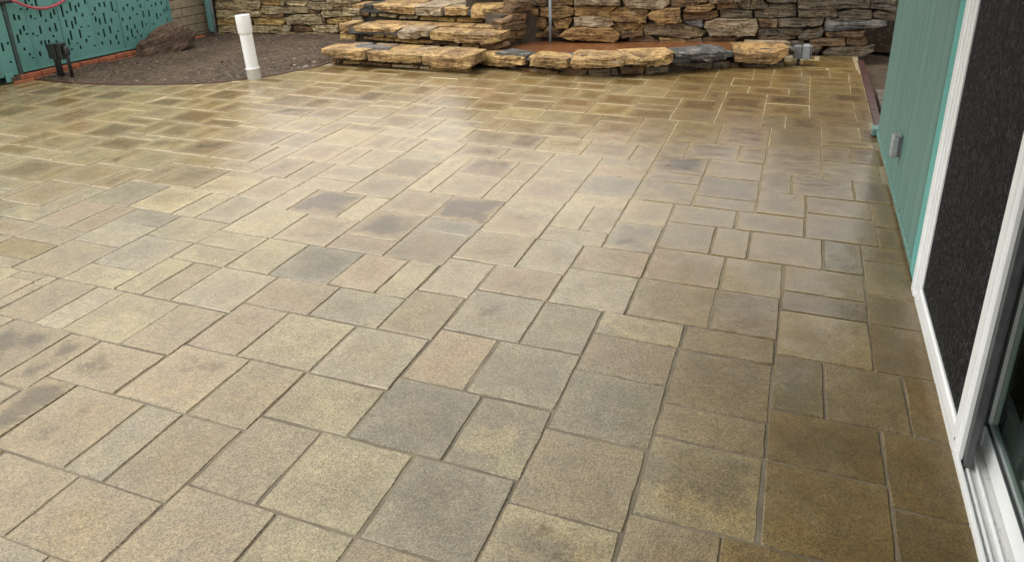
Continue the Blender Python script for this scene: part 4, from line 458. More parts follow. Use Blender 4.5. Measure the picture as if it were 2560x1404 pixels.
# ------------------------------------------------------------------ stones
STONES = """WL c .102,.441 .535,.456 .517,.35 .084,.359
WL c .54,.45 .683,.449 .672,.4 .64,.346 .531,.35
WL o .687,.452 .907,.455 .92,.424 .912,.396 .69,.403
WL c .087,.34 .386,.343 .376,.268 .307,.248 .091,.245
WL c .389,.34 .663,.34 .658,.268 .495,.255 .382,.28
WL c .684,.39 1.257,.379 1.249,.315 .949,.301 .789,.293 .68,.299 .669,.337
WL g .092,.232 .32,.239 .315,.172 .244,.162 .084,.168
WL g .321,.239 .521,.242 .546,.23 .51,.179 .316,.169
WL g .562,.246 .945,.249 .962,.224 .928,.174 .565,.173
WL c .092,.152 .323,.159 .327,.076 .089,.078
WL c .327,.153 .943,.161 1.022,.163 1.021,.132 .985,.083 .33,.076
WL g .011,.055 .074,.071 .325,.063 .328,-.002 .214,-.009 .007,.016
WL g .342,.063 .734,.065 .748,.023 .523,-.001 .337,-.008
WL c .8,.075 .973,.078 1.139,.07 1.131,.035 .792,.02
WL b .674,.28 .943,.284 .939,.256 .797,.255 .669,.268
WL c .933,.446 .97,.446 .963,.396 .927,.402
WL c .146,.513 .325,.513 .316,.46 .136,.458
WL c .414,.512 .787,.511 .786,.457 .501,.457
WL c .976,.444 1.25,.437 1.242,.403 1.218,.387 1.007,.4
WL c 1.258,.437 1.583,.426 1.588,.413 1.568,.359 1.541,.344 1.265,.352
WL c 1.085,.515 1.478,.513 1.469,.446 1.085,.457
WL c 1.503,.513 1.91,.512 1.904,.445 1.793,.409 1.722,.416 1.493,.433
WL o 1.596,.419 1.746,.412 1.746,.379 1.588,.382
WL o 1.753,.407 1.796,.405 1.793,.375 1.753,.375
WL o 1.799,.402 1.932,.405 1.928,.372 1.802,.365
WL b 1.577,.379 1.681,.372 1.678,.345 1.57,.346
WL b 1.256,.342 1.416,.338 1.412,.303 1.253,.315
WL c 1.423,.335 1.54,.338 1.677,.332 1.674,.277 1.422,.26
WL c 1.688,.369 1.781,.365 1.894,.355 1.883,.281 1.678,.277
WL o 1.901,.352 1.987,.358 1.98,.278 1.894,.281
WL c .967,.249 1.087,.284 1.411,.294 1.416,.185 .976,.18
WL b 1.428,.253 1.457,.25 1.452,.178 1.422,.178
WL g 1.465,.226 1.632,.257 1.77,.261 1.766,.223 1.623,.175 1.47,.178
WL c 1.785,.267 1.9,.267 1.899,.189 1.769,.189
WL b 1.041,.163 1.278,.167 1.28,.098 1.045,.09
WL c 1.286,.171 1.607,.161 1.603,.093 1.348,.081 1.297,.084
WL c .86,.047 .945,.065 1.132,.073 1.138,.031 .863,.019
WL c 1.143,.07 1.193,.08 1.568,.075 1.567,.034 1.149,.031
P1 G .068,.163 .404,.161 .551,.168 .565,.101 .542,.081 .203,.082 .131,.106 .057,.121
P1 G .576,.155 1.168,.149 1.154,.082 .979,.073 .582,.074
P1 G 1.179,.149 1.353,.158 1.608,.145 1.703,.182 1.701,.098 1.627,.051 1.327,.051 1.173,.07
P1s b .091,.039 .217,.041 .203,.02 .094,.016
P1s g .254,.038 .443,.048 .44,.023 .257,.015
P1s b .447,.039 .63,.035 .628,.012 .45,.016
P1s b .635,.033 .785,.032 .778,.012 .633,.011
P1s t .806,.035 1.079,.032 1.077,.016 .804,.017
P1s t 1.099,.024 1.193,.027 1.192,.007 1.102,.004
P1s g 1.198,.025 1.581,.029 1.589,.005 1.455,-.001 1.196,.004
P2 G .014,.336 .119,.325 .123,.268 .01,.264
P2 G .173,.313 .65,.311 .692,.302 .658,.279 .311,.266 .179,.27
P2 n .674,.28 1.042,.308 1.048,.253 .891,.228 .864,.218 .684,.218
P2 G 1.052,.303 1.423,.29 1.668,.287 1.793,.301 1.786,.238 1.674,.202 1.369,.207 1.056,.226
P2s g -.026,.238 .147,.226 .147,.177 -.029,.17
P2s d .167,.246 .36,.243 .347,.216 .17,.225
P2s g .372,.249 .497,.244 .489,.213 .368,.213
P2s g .514,.249 .621,.244 .619,.214 .51,.209
P2s o .245,.201 .356,.205 .595,.196 .604,.177 .442,.18 .255,.187
P2s o .617,.197 .945,.192 .944,.171 .743,.166 .615,.176
P2s o .857,.193 1.045,.196 1.044,.173 .854,.162
P2s b 1.055,.192 1.199,.189 1.198,.168 1.053,.162
P2s b 1.214,.18 1.33,.181 1.324,.16 1.217,.157
P2s o 1.35,.177 1.545,.172 1.529,.147 1.349,.152
P2s b 1.56,.172 1.698,.206 1.814,.202 1.823,.175 1.686,.142 1.559,.145
P3 o -.092,.463 .043,.472 .04,.442 -.089,.439
P3 d .053,.477 .146,.47 .143,.438 .051,.439
P3 G .158,.475 .249,.467 .651,.463 .657,.396 .49,.391 .233,.418 .167,.446
P3 n .665,.468 .972,.472 .972,.386 .673,.382 .667,.382
P3 G 1.003,.468 1.256,.465 1.253,.4 1.009,.392
P3 G 1.308,.467 1.594,.479 1.746,.515 1.748,.415 1.591,.361 1.52,.366 1.304,.378
P3s c .095,.376 .16,.383 .156,.351 .098,.349
P3s c .188,.378 .398,.365 .396,.342 .191,.356
P3s c .443,.359 .661,.363 .659,.337 .441,.335
P3s g .683,.359 .733,.356 .731,.329 .686,.328
P3s g .689,.359 .887,.36 .885,.329 .687,.323
P3s g .892,.356 1.091,.352 1.089,.32 .895,.325
P3s o 1.107,.353 1.245,.362 1.412,.348 1.411,.328 1.285,.314 1.105,.322
P3s g 1.433,.356 1.577,.349 1.565,.321 1.437,.326
PR b .19,.382 .357,.432 .35,.378 .2,.358
PR b .211,.352 .435,.36 .434,.291 .198,.286
PR b .208,.262 .376,.279 .379,.177 .271,.167 .206,.207
PR b .355,.545 .44,.555 .437,.446 .358,.459
PR b .369,.444 .437,.437 .436,.369 .361,.377
PR b .343,.563 .598,.558 .604,.5 .524,.46 .346,.458
PR b .364,.452 .518,.441 .505,.375 .362,.381
PR b .244,.364 .35,.367 .498,.366 .509,.297 .242,.284
PR b .24,.24 .371,.278 .381,.195 .262,.17
PR b .389,.272 .503,.278 .507,.189 .387,.199
BW o .051,.433 .162,.466 .161,.393 .056,.388
BW o .03,.359 .071,.383 .231,.358 .251,.299 .21,.254 .039,.289
BW b .114,.603 .247,.602 .247,.495 .117,.486
BW o .267,.602 .508,.6 .509,.499 .272,.486
BW o .177,.471 .291,.476 .45,.48 .514,.446 .51,.397 .361,.344 .176,.393
BW o .301,.334 .371,.348 .5,.368 .5,.329 .451,.25 .341,.26
BW b .25,.284 .391,.24 .386,.21 .21,.239
BW b .032,.209 .25,.23 .371,.2 .371,.165 .037,.169
BW n .528,.6 .969,.598 .972,.488 .533,.494
BW o .519,.475 .944,.469 .878,.397 .878,.358 .524,.383
BW n .52,.363 .707,.377 .898,.348 .919,.299 .871,.28 .53,.289
BW P .376,.19 .451,.25 .53,.274 .9,.27 .98,.206 .972,.171 .933,.136 .71,.151 .511,.155
BW n 1,.54 1.007,.597 1.446,.595 1.46,.5 1.396,.453 1.282,.444 1.03,.478
BW o .873,.397 .963,.459 1.07,.464 1.243,.444 1.254,.415 1.239,.314 .938,.328 .878,.367
BW o 1.25,.391 1.292,.425 1.443,.462 1.558,.453 1.567,.367 1.583,.333 1.518,.309 1.365,.299 1.276,.357
BW b 1.457,.595 1.83,.593 1.826,.518 1.567,.457 1.471,.472
BW o 1.597,.433 1.641,.471 1.879,.496 1.895,.465 1.822,.42 1.607,.414
BW b 1.59,.39 1.928,.433 1.932,.375 1.827,.348 1.602,.338
BW o .91,.289 .977,.314 1.211,.304 1.213,.25 .941,.226 .906,.25
BW b .995,.226 1.208,.241 1.21,.196 1.001,.166
BW n 1.216,.289 1.269,.299 1.604,.299 1.749,.27 1.833,.222 1.793,.178 1.632,.158 1.467,.182 1.225,.192
BW s 1.603,.323 1.782,.342 1.796,.28 1.768,.27 1.652,.299
BW o 1.372,.162 1.633,.144 1.635,.104 1.617,.085 1.394,.103
BW b 1.079,.172 1.274,.177 1.383,.123 1.336,.103 1.081,.112
BW b 1.643,.134 1.785,.159 1.807,.115 1.654,.104
BW k 1.945,.438 2.246,.428 2.252,.361 2.059,.347 1.96,.366
BW b 1.91,.496 2.09,.504 2.112,.455 1.918,.447
BW k 2.115,.518 2.324,.525 2.394,.481 2.392,.454 2.244,.446 2.147,.451
BW b 1.828,.59 2.044,.589 2.05,.509 1.843,.505
BW k 2.053,.589 2.331,.587 2.324,.53 2.115,.522 2.059,.513
BW k 2.264,.423 2.4,.459 2.414,.494 2.648,.489 2.659,.462 2.664,.378 2.488,.365 2.278,.365
BW k 2.336,.587 2.646,.585 2.645,.515 2.465,.503 2.377,.521
BW n 1.811,.32 1.952,.352 2.288,.352 2.313,.275 2.285,.193 1.866,.187 1.81,.275
BW b 2.319,.347 2.481,.351 2.493,.311 2.488,.275 2.33,.279
BW k 2.495,.343 2.915,.366 2.901,.302 2.68,.28 2.514,.284
BW k 2.311,.248 2.349,.261 2.708,.262 2.758,.203 2.664,.185 2.321,.188
BW b 1.805,.155 1.911,.178 2.18,.174 2.111,.151 2.105,.11 1.817,.113
BW b 2.322,.175 2.533,.18 2.675,.167 2.563,.148 2.36,.147
BW k 2.608,.139 2.747,.144 2.757,.094 2.66,.061 2.631,.084
BW k 2.652,.578 3.291,.575 3.307,.462 3.001,.448 2.673,.456
BW k 2.675,.441 3.016,.448 3.039,.386 2.921,.379 2.69,.371
BW k 3.042,.417 3.178,.447 3.327,.424 3.343,.363 3.221,.348 3.051,.348
BW k 3.317,.492 3.554,.461 3.568,.416 3.323,.454
BW k 3.298,.575 3.536,.574 3.551,.476 3.316,.503
BW k 3.345,.401 3.399,.431 3.565,.385 3.567,.329 3.365,.363
BW s 2.926,.278 2.934,.332 3.073,.348 3.368,.34 3.479,.332 3.485,.294 3.349,.271 2.938,.239
BW b 2.946,.231 3.294,.24 3.294,.193 2.959,.189
BW b 2.806,.145 2.842,.161 3.125,.18 3.142,.106 2.828,.089
BW b 3.141,.169 3.317,.185 3.348,.123 3.287,.083 3.148,.114
BW k 2.941,.034 3.017,.09 3.301,.084 3.402,.108 3.411,.045 3.315,-.011 3.136,-.02 2.951,.01
BW k 2.75,.239 2.911,.278 2.924,.231 2.914,.192 2.722,.152 2.698,.168
BW k 2.635,.262 2.725,.262 2.761,.208 2.644,.179
BW k 2.922,.371 3.04,.379 3.029,.348 2.933,.34
BW k 2.837,.082 2.927,.082 2.901,.05 2.848,.047
BW k 2.841,.042 2.909,.045 2.906,.01 2.845,.013
BW k 2.648,.136 2.753,.148 2.757,.113 2.7,.081 2.656,.065
KA G -.023,.121 .19,.129 .485,.135 .489,.076 .332,.044 .237,.032 .021,.04 -.03,.076
KA G .547,.145 .714,.154 .92,.162 .92,.086 .822,.066 .551,.072
KB G .138,.151 .28,.162 .563,.196 .599,.146 .592,.117 .392,.092 .147,.077 .115,.097
KC G .094,.168 .301,.165 .497,.153 .543,.208 .537,.143 .482,.097 .322,.096 .1,.124
KD s .022,.198 .264,.172 .572,.161 .568,.098 .4,.092 .412,.083 .146,.139 .034,.166
KE o -.044,.15 .049,.133 .353,.133 .428,.192 .43,.133 .337,.048 .288,.041 -.02,.065
QA k -.092,.007 .062,-.007 .055,-.042 -.078,-.035
QA k .066,-.03 .26,-.008 .285,-.033 .248,-.047 .071,-.049
QA k .301,.014 .377,.02 .371,-.031 .31,-.032
QA b .4,.008 .453,.017 .742,.02 .802,.012 .797,-.018 .399,-.032
QB b .015,.047 .111,.06 .257,.048 .239,0 .066,-.003
QB k .266,.048 .44,.061 .466,.066 .471,.011 .271,-.007
QB k .474,.071 .518,.068 .528,.023 .476,.016
QC b .048,.083 .198,.079 .272,.061 .256,.006 .059,.018
QC k .277,.065 .475,.067 .486,.02 .279,.01
QD k .027,.125 .138,.115 .232,.062 .223,.043 .031,.069
QD k .221,.077 .413,.056 .379,.011 .244,.032
QD k .246,.073 .402,.051 .406,.01 .249,.033
QD k .412,.059 .599,.052 .603,.006 .42,.012
QE b -.055,.028 .025,.028 .024,-.005 -.053,-0
QE k .046,.023 .282,.019 .286,-.018 .228,-.025 .109,-.018
QE k .291,.019 .414,.036 .418,-.005 .295,-.023
"""
PL = {'WL': ((-6.55, 7.04), (-4.2, 7.52)), 'P1': ((-4.4, 6.08), (-2.6, 6.08)), 'P1s': ((-4.4, 6.15), (-2.6, 6.15)), 'P2': ((-4.4, 6.51), (-2.6, 6.51)), 'P2s': ((-4.4, 6.57), (-2.6, 6.57)), 'P3': ((-4.4, 6.95), (-2.6, 6.95)), 'P3s': ((-4.4, 7.01), (-2.6, 7.01)), 'PR': ((-2.8, 6.55), (-2.35, 7.2)), 'BW': ((-2.6, 7.12), (0.8, 7.87)), 'KA': ((-2.78, 6.37), (-1.96, 6.24)), 'KB': ((-1.96, 6.24), (-1.45, 6.26)), 'KC': ((-1.45, 6.26), (-0.98, 6.5)), 'KD': ((-0.98, 6.5), (-0.45, 6.95)), 'KE': ((-0.45, 6.95), (0.06, 7.08)), 'QA': ((-2.78, 6.46), (-1.96, 6.33)), 'QB': ((-1.96, 6.33), (-1.45, 6.36)), 'QC': ((-1.45, 6.36), (-1.0, 6.62)), 'QD': ((-1.0, 6.62), (-0.47, 7.04)), 'QE': ((-0.47, 7.04), (0.02, 7.17)), 'FE': ((-6.76, 4.6), (-6.57, 7.0))}
SC = {'c': ((.56, .455, .26), (.40, .315, .18), .30), 'g': ((.54, .37, .135), (.40, .26, .10), .15), 'o': ((.45, .275, .100), (.30, .182, .072), .15), 'b': ((.27, .160, .070), (.17, .105, .052), .25),
      'G': ((.58, .385, .155), (.37, .235, .100), .30), 'n': ((.34, .245, .145), (.46, .37, .24), .5), 'k': ((.205, .158, .104), (.140, .114, .082), .35), 's': ((.120, .122, .120), (.22, .21, .19), .5),
      't': ((.44, .34, .205), (.32, .235, .14), .2), 'd': ((.06, .055, .05), (.09, .08, .07), .2), 'P': ((.46, .27, .090), (.30, .175, .068), .1)}
def stone_geo(O, t, n, poly, depth, prot, rg, bulge=.012, seg=.030, flat_back=False, jit=.0035):
    """O (x,y) origin, t (x,y) tangent, n (x,y) outward normal, poly [(u,z)]; a hewn ledge stone with a rough face"""
    pc_ = (sum(p[0] for p in poly) / len(poly), sum(p[1] for p in poly) / len(poly))
    poly = [(u + math.copysign(min(.004, abs(u - pc_[0])), u - pc_[0]), z + math.copysign(min(.004, abs(z - pc_[1])), z - pc_[1])) for u, z in poly]
    P = []
    if sum(a[0] * b[1] - b[0] * a[1] for a, b in zip(poly, poly[1:] + poly[:1])) < 0: poly = poly[::-1]
    for a, b in zip(poly, poly[1:] + poly[:1]):
        L = math.dist(a, b); k = max(1, int(L / seg))
        for q in range(k):
            f = q / k; j = jit if q else jit * .6
            P.append((a[0] + (b[0] - a[0]) * f + rg.gauss(0, j), a[1] + (b[1] - a[1]) * f + rg.gauss(0, j)))
    cu = sum(p[0] for p in P) / len(P); cz = sum(p[1] for p in P) / len(P)
    zt = max(p[1] for p in P); zb = min(p[1] for p in P)
    def W(u, z, d): return (O[0] + t[0] * u + n[0] * d, O[1] + t[1] * u + n[1] * d, z)
    hs_ = rg.random() * 50
    def nz(u, z, s): return mn.noise(Vector((u * s + hs_, z * s * 2.2, hs_)))
    rings = []
    bk = []
    for u, z in P:
        zz = z if not flat_back else (zt - .008 + nz(u, z, 9) * .004 if z > cz else z)
        bk.append(W(cu + (u - cu) * .98, zz, -depth))
    rings.append(bk)
    if depth > .2:
        m_ = []
        for u, z in P:
            zz = z if not flat_back else (zt - .006 + nz(u, z, 7) * .006 if z > cz else z)
            m_.append(W(u, zz, -depth * .35 ))
        rings.append(m_)
    rings.append([W(u, z, prot - .016 + nz(u, z, 14) * .006) for u, z in P])
    rings.append([W(cu + (u - cu) * (1 - .006 / max(abs(u - cu), .02)), cz + (z - cz) * (1 - .006 / max(abs(z - cz), .012) if abs(z - cz) > .006 else 1), prot - .002 + nz(u, z, 14) * .007 + mn.noise(Vector((u * 5 + hs_, z * 75, hs_))) * .008) for u, z in P])
    def face(u, z, bl): return prot + bulge * .5 * bl + nz(u, z, 9) * .016 + mn.noise(Vector((u * 5 + hs_, z * 75, hs_))) * .013 + nz(u, z, 40) * .006
    for f, bl in ((.93, .4), (.78, .6), (.60, .8), (.40, 1.0), (.20, 1.0)):
        rings.append([W(cu + (u - cu) * f, cz + (z - cz) * f, face(cu + (u - cu) * f, cz + (z - cz) * f, bl)) for u, z in P])
    V, F = loft(rings, True, False)
    V.append(W(cu, cz, face(cu, cz, 1))); q = len(V) - 1; m = len(P); b0 = (len(rings) - 1) * m
    for k in range(m): F.append((b0 + k, b0 + (k + 1) % m, q))
    return V, F
def stone(name, parent, key, poly, code, rg, depth, prot=0, bulge=.012, flat=False):
    A, B = PL[key]; L = math.dist(A, B); t = ((B[0] - A[0]) / L, (B[1] - A[1]) / L); n = (t[1], -t[0])
    V, F = stone_geo(A, t, n, poly, depth, prot, rg, bulge, flat_back=flat)
    c1, c2, sp = SC[code]; k = 1 + rg.gauss(0, .12); k2 = 1 + rg.gauss(0, .10)
    if key[0] == 'Q' or key.endswith('s'): k *= 1.35; k2 *= 1.35  # base and riser stones painted lighter to offset the shade under the caps
    c1 = tuple(v * k for v in c1); c2 = tuple(v * k2 for v in c2); N = len(V); sd = rg.random()
    return mesh(name, V, F, STONE, parent, False, {'c1': ('FLOAT_COLOR', [c1] * N), 'c2': ('FLOAT_COLOR', [c2] * N), 'ss': ('FLOAT', [sd] * N), 'sp': ('FLOAT', [sp if rg.random() < .7 else 0] * N)})
WALL_L = empty('stone_wall', (0, 0, 0)); tagp(WALL_L, 'dry-stacked cream ledgestone wall behind the white standpipe', 'wall')
WALL_B = empty('stone_wall', (0, 0, 0)); tagp(WALL_B, 'brown and grey ledgestone retaining wall behind the muddy pond', 'wall')
STEPS = empty('stone_steps', (0, 0, 0)); tagp(STEPS, 'three rough golden flagstone steps between the soil bed and the pond', 'steps')
POND = empty('pond_rim', (0, 0, 0)); tagp(POND, 'low curved rim of golden cap stones in front of the muddy pond', 'pond rim')
rg = random.Random(3)
par = {'WL': WALL_L, 'BW': WALL_B, 'PR': STEPS}
for ln in STONES.strip().split('\n'):
    tk = ln.split(); key, code = tk[0], tk[1]; poly = [tuple(map(float, q.split(','))) for q in tk[2:]]
    if key == 'WL': stone('stone', WALL_L, key, poly, code, rg, .16, rg.uniform(-.01, .02), .010)
    elif key == 'BW': stone('stone', WALL_B, key, poly, code, rg, .18, (.10 if code == 'P' else rg.uniform(-.02, .045)), .020)
    elif key == 'PR': stone('side_stone', STEPS, key, poly, code, rg, .15, rg.uniform(-.01, .02), .015)
    elif key in ('P1', 'P2', 'P3'): stone('cap_stone', STEPS, key, poly, code, rg, .30, rg.uniform(-.005, .012), .012, True)
    elif key in ('P1s', 'P2s', 'P3s'): stone('riser_stone', STEPS, key, poly, code, rg, .12, rg.uniform(-.02, .01), .005)
    elif key[0] == 'K': stone('cap_stone', POND, key, poly, code, rg, .27, rg.uniform(-.01, .01), .014, True)
    else: stone('stone', POND, key, [(u, max(z, -.02)) for u, z in poly], code, rg, .12, rg.uniform(-.015, .015), .008)
def courses(key, parent, u0, u1, z0, z1, codes, rgs, hmin=.06, hmax=.13, dens=.025):
    """upper courses of the same wall, above the photograph's edge"""
    z = z0
    while z < z1:
        h = rgs.uniform(hmin, hmax); u = u0 + rgs.uniform(-.1, .05)
        while u < u1:
            w = rgs.uniform(.16, .48); a = min(u + w, u1)
            poly = [(u + .008, z + rgs.uniform(0, .012)), (a - .008, z + rgs.uniform(0, .012)), (a - .008 - rgs.uniform(0, .02), z + h - rgs.uniform(.004, .016)), (u + .008 + rgs.uniform(0, .02), z + h - rgs.uniform(.004, .016))]
            stone('stone', parent, key, poly, rgs.choice(codes), rgs, .16, rgs.uniform(-.015, .025), .012); u = a
        z += h
r2 = random.Random(8)
courses('WL', WALL_L, 0, 2.4, .52, .80, 'cccgbo', r2)
courses('BW', WALL_B, -.5, 1.6, .60, .88, 'oobnb', r2); courses('BW', WALL_B, 1.6, 3.6, .60, .88, 'kkkb', r2)
# dark earth / mortar core behind the faces
def slab(name, parent, key, u0, u1, z0, z1, d0, d1, mat):
    A, B = PL[key]; L = math.dist(A, B); t = ((B[0] - A[0]) / L, (B[1] - A[1]) / L); n = (t[1], -t[0])
    m = MB().box((u0, d1, z0), (u1, d0, z1)).xf(lambda v: (A[0] + t[0] * v[0] + n[0] * v[1], A[1] + t[1] * v[0] + n[1] * v[1], v[2]))
    return m.build(name, mat, parent)
slab('wall_core', WALL_L, 'WL', -.05, 2.6, -.05, .78, -.055, -.5, MORTD)
slab('wall_core', WALL_B, 'BW', -.6, 3.2, -.05, .86, -.075, -.6, MORTD)
for kk, u0, u1, zl, zm, zt, dd in (('P1', .14, 1.60, -.03, .085, .140, -.46), ('P2', .08, 1.68, .12, .245, .296, -.46), ('P3', .0, 1.62, .28, .395, .450, -.75)):
    slab('mortar_bed', STEPS, kk, u0, u1, zm, zt, -.022, dd, MORT); slab('riser_core', STEPS, kk, u0 + .03, u1 - .03, zl, zm, -.125, dd, MORTD)
slab('side_core', STEPS, 'PR', .25, .75, -.02, .43, -.06, -.35, MORTD)
for kk, (u0, u1, zt) in {'KA': (.02, .86, .128), 'KB': (.0, .56, .158), 'KC': (-.03, .50, .160), 'KD': (-.03, .66, .150), 'KE': (-.03, .44, .145)}.items():
    slab('mortar_bed', POND, kk, u0, u1, .105, zt, -.040, -.27, MORT); slab('rim_core', POND, kk, u0, u1, -.03, .105, -.150, -.27, MORTD)
# flagstones laid on the treads, with mortar showing between them
def flag(parent, z, pts, code):
    cx = sum(p[0] for p in pts) / len(pts); cy = sum(p[1] for p in pts) / len(pts); P = []
    for a, b in zip(pts, pts[1:] + pts[:1]):
        k = max(1, int(math.dist(a, b) / .04))
        for q in range(k): P.append((a[0] + (b[0] - a[0]) * q / k + rg.gauss(0, .005), a[1] + (b[1] - a[1]) * q / k + rg.gauss(0, .005)))
    zz = lambda x, y: mn.noise(Vector((x * 9, y * 9, 4))) * .003
    r = [[(x, y, z - .02) for x, y in P], [(x, y, z + zz(x, y)) for x, y in P]] + [[(cx + (x - cx) * f, cy + (y - cy) * f, z + .004 + zz(cx + (x - cx) * f, cy + (y - cy) * f)) for x, y in P] for f in (.94, .5)]
    V, F = loft(r); c1, c2, sp = SC[code]; N = len(V)
    return mesh('flagstone', V, F, STONE, parent, False, {'c1': ('FLOAT_COLOR', [c1] * N), 'c2': ('FLOAT_COLOR', [c2] * N), 'ss': ('FLOAT', [rg.random()] * N), 'sp': ('FLOAT', [sp] * N)})
def flags_row(parent, z, x0, x1, y0, y1, codes):
    x = x0
    while x < x1 - .05:
        w = min(rg.uniform(.16, .42), x1 - x); s = rg.uniform(-.05, .05)
        if rg.random() < .35 and w < .4:
            m_ = (y0 + y1) / 2 + rg.uniform(-.03, .03)
            flag(parent, z, [(x + .012, y0), (x + w - .012, y0 + rg.uniform(0, .02)), (x + w - .012 + s * .5, m_ - .01), (x + .012, m_ - .012)], rg.choice(codes)); flag(parent, z, [(x + .012, m_ + .012), (x + w - .012 + s * .5, m_ + .01), (x + w - .012 + s, y1), (x + .02, y1)], rg.choice(codes))
        else: flag(parent, z, [(x + .012, y0 + rg.uniform(0, .02)), (x + w - .012, y0 + rg.uniform(0, .02)), (x + w - .012 + s, y1), (x + .012, y1 - rg.uniform(0, .02))], rg.choice(codes))
        x += w
flags_row(STEPS, .158, -4.2, -2.85, 6.30, 6.53, 'GGotns'); flags_row(STEPS, .316, -4.2, -2.75, 6.74, 6.96, 'GGotn'); flags_row(STEPS, .468, -4.3, -2.75, 7.18, 7.55, 'Gotns')
flag(STEPS, .166, [(-4.02, 6.20), (-3.66, 6.22), (-3.68, 6.32), (-3.98, 6.42), (-4.10, 6.32)], 's')
flag(POND, .170, [(-.30, 7.05), (.02, 7.13), (-.02, 7.26), (-.28, 7.24)], 's'); flag(POND, .168, [(-.42, 7.20), (-.33, 7.18), (-.30, 7.38), (-.02, 7.42), (-.05, 7.52), (-.45, 7.48)], 'n')
flag(POND, .160, [(-2.60, 6.36), (-2.28, 6.33), (-2.22, 6.46), (-2.52, 6.56)], 's'); flag(POND, .186, [(-1.78, 6.30), (-1.46, 6.34), (-1.46, 6.46), (-1.80, 6.46)], 'n'); flag(POND, .168, [(-.98, 6.56), (-.55, 6.9), (-.62, 7.05), (-1.0, 6.86)], 's')
# pond water
pw = [(-2.75, 6.55), (-2.3, 6.42), (-1.95, 6.38), (-1.45, 6.42), (-1.05, 6.62), (-.6, 6.95), (-.3, 7.2), (-.2, 7.7), (-2.0, 7.5), (-2.9, 7.2)]
o = mesh('pond_water', [(x, y, .128) for x, y in pw], [tuple(range(len(pw)))], WATER); o['kind'] = 'structure'
# ------------------------------------------------------------------ fence, gate, block wall
FA, FB = PL['FE']; FL = math.dist(FA, FB); ft = ((FB[0] - FA[0]) / FL, (FB[1] - FA[1]) / FL); fn = (ft[1], -ft[0])
def fx(u, d, z): return (FA[0] + ft[0] * u + fn[0] * d, FA[1] + ft[1] * u + fn[1] * d, z)
def fbox(u0, u1, d0, d1, z0, z1, bev=0): return MB().box((u0, -d1, z0), (u1, -d0, z1), bev).xf(lambda v: fx(v[0], -v[1], v[2]))
SLOTS = [tuple(map(float, q.split(','))) for q in """0.033,0.300,0.377 0.108,0.404,0.464 0.088,0.353,0.376 0.128,0.340,0.371 0.069,0.185,0.203 0.128,0.209,0.231 0.206,0.555,0.613 0.247,0.553,0.597 0.167,0.515,0.541 0.282,0.637,0.655 0.301,0.687,0.706 0.345,0.679,0.725 0.344,0.628,0.650 0.266,0.448,0.500 0.227,0.418,0.471 0.281,0.407,0.430 0.189,0.350,0.429 0.169,0.189,0.254 0.224,0.273,0.301 0.260,0.217,0.242 0.278,0.185,0.202 0.360,0.550,0.584 0.396,0.538,0.551 0.458,0.548,0.614 0.396,0.656,0.679 0.440,0.652,0.713 0.379,0.703,0.720 0.494,0.497,0.524 0.419,0.396,0.470 0.342,0.397,0.420 0.376,0.376,0.391 0.301,0.297,0.359 0.397,0.295,0.334 0.436,0.246,0.333 0.473,0.295,0.330 0.548,0.292,0.312 0.359,0.190,0.238 0.554,0.518,0.577 0.593,0.548,0.605 0.609,0.669,0.689 0.512,0.403,0.443 0.573,0.393,0.476 0.631,0.393,0.478 0.530,0.343,0.368 0.610,0.293,0.358 0.673,0.517,0.634 0.720,0.545,0.572 0.766,0.562,0.647 0.686,0.416,0.490 0.818,0.544,0.614 0.857,0.588,0.630 0.744,0.392,0.470 0.784,0.426,0.506 0.706,0.290,0.379 0.667,0.242,0.311 0.679,0.190,0.210 0.931,0.609,0.652 0.950,0.560,0.578 0.873,0.493,0.524 0.833,0.388,0.406 0.909,0.387,0.401 0.804,0.289,0.376 0.889,0.285,0.299 0.853,0.236,0.275 0.756,0.240,0.254 0.776,0.183,0.218 0.928,0.181,0.203 1.024,0.525,0.570 1.083,0.558,0.605 1.140,0.550,0.607 0.987,0.488,0.513 1.007,0.417,0.475 1.108,0.385,0.497 1.047,0.385,0.448 0.948,0.336,0.356 1.003,0.286,0.312 1.067,0.256,0.340 1.219,0.498,0.598 1.251,0.484,0.502 1.179,0.387,0.433 1.142,0.281,0.356 1.078,0.235,0.250 1.022,0.180,0.217 1.118,0.169,0.218 1.231,0.281,0.296 1.195,0.206,0.259 1.208,0.155,0.190 1.345,0.485,0.526 1.400,0.523,0.551 1.361,0.467,0.483 1.309,0.383,0.418 1.344,0.281,0.336 1.323,0.176,0.216 1.277,0.231,0.318 1.399,0.385,0.420 1.387,0.200,0.291 1.456,0.470,0.511 1.436,0.281,0.330 1.417,0.179,0.200 1.494,0.418,0.438 1.513,0.382,0.412 1.455,0.233,0.270 1.554,0.487,0.529 1.572,0.386,0.451 1.534,0.277,0.349 1.491,0.176,0.212 1.585,0.296,0.319 1.586,0.177,0.201 1.628,0.512,0.565 1.663,0.541,0.561 1.531,0.559,0.577 1.649,0.382,0.452 1.627,0.278,0.304 1.698,0.482,0.503 1.681,0.286,0.308 1.664,0.183,0.233 1.717,0.226,0.239 1.756,0.485,0.519 1.742,0.338,0.407 1.792,0.372,0.393 1.831,0.485,0.525 1.776,0.202,0.245 1.849,0.392,0.440 1.885,0.403,0.461 1.871,0.286,0.340""".split()]
fr = random.Random(21)
FT = 1.75
for q in range(330):
    u = fr.uniform(-2.2, 1.9); z = fr.uniform(.78, FT - .2) if u > 0 else fr.uniform(.15, FT - .2); h = fr.choice((.03, .03, .06, .09, .13))
    if all(abs(u - s[0]) > .034 or z > s[2] + .03 or z + h < s[1] - .03 for s in SLOTS): SLOTS.append((u, z, z + h))
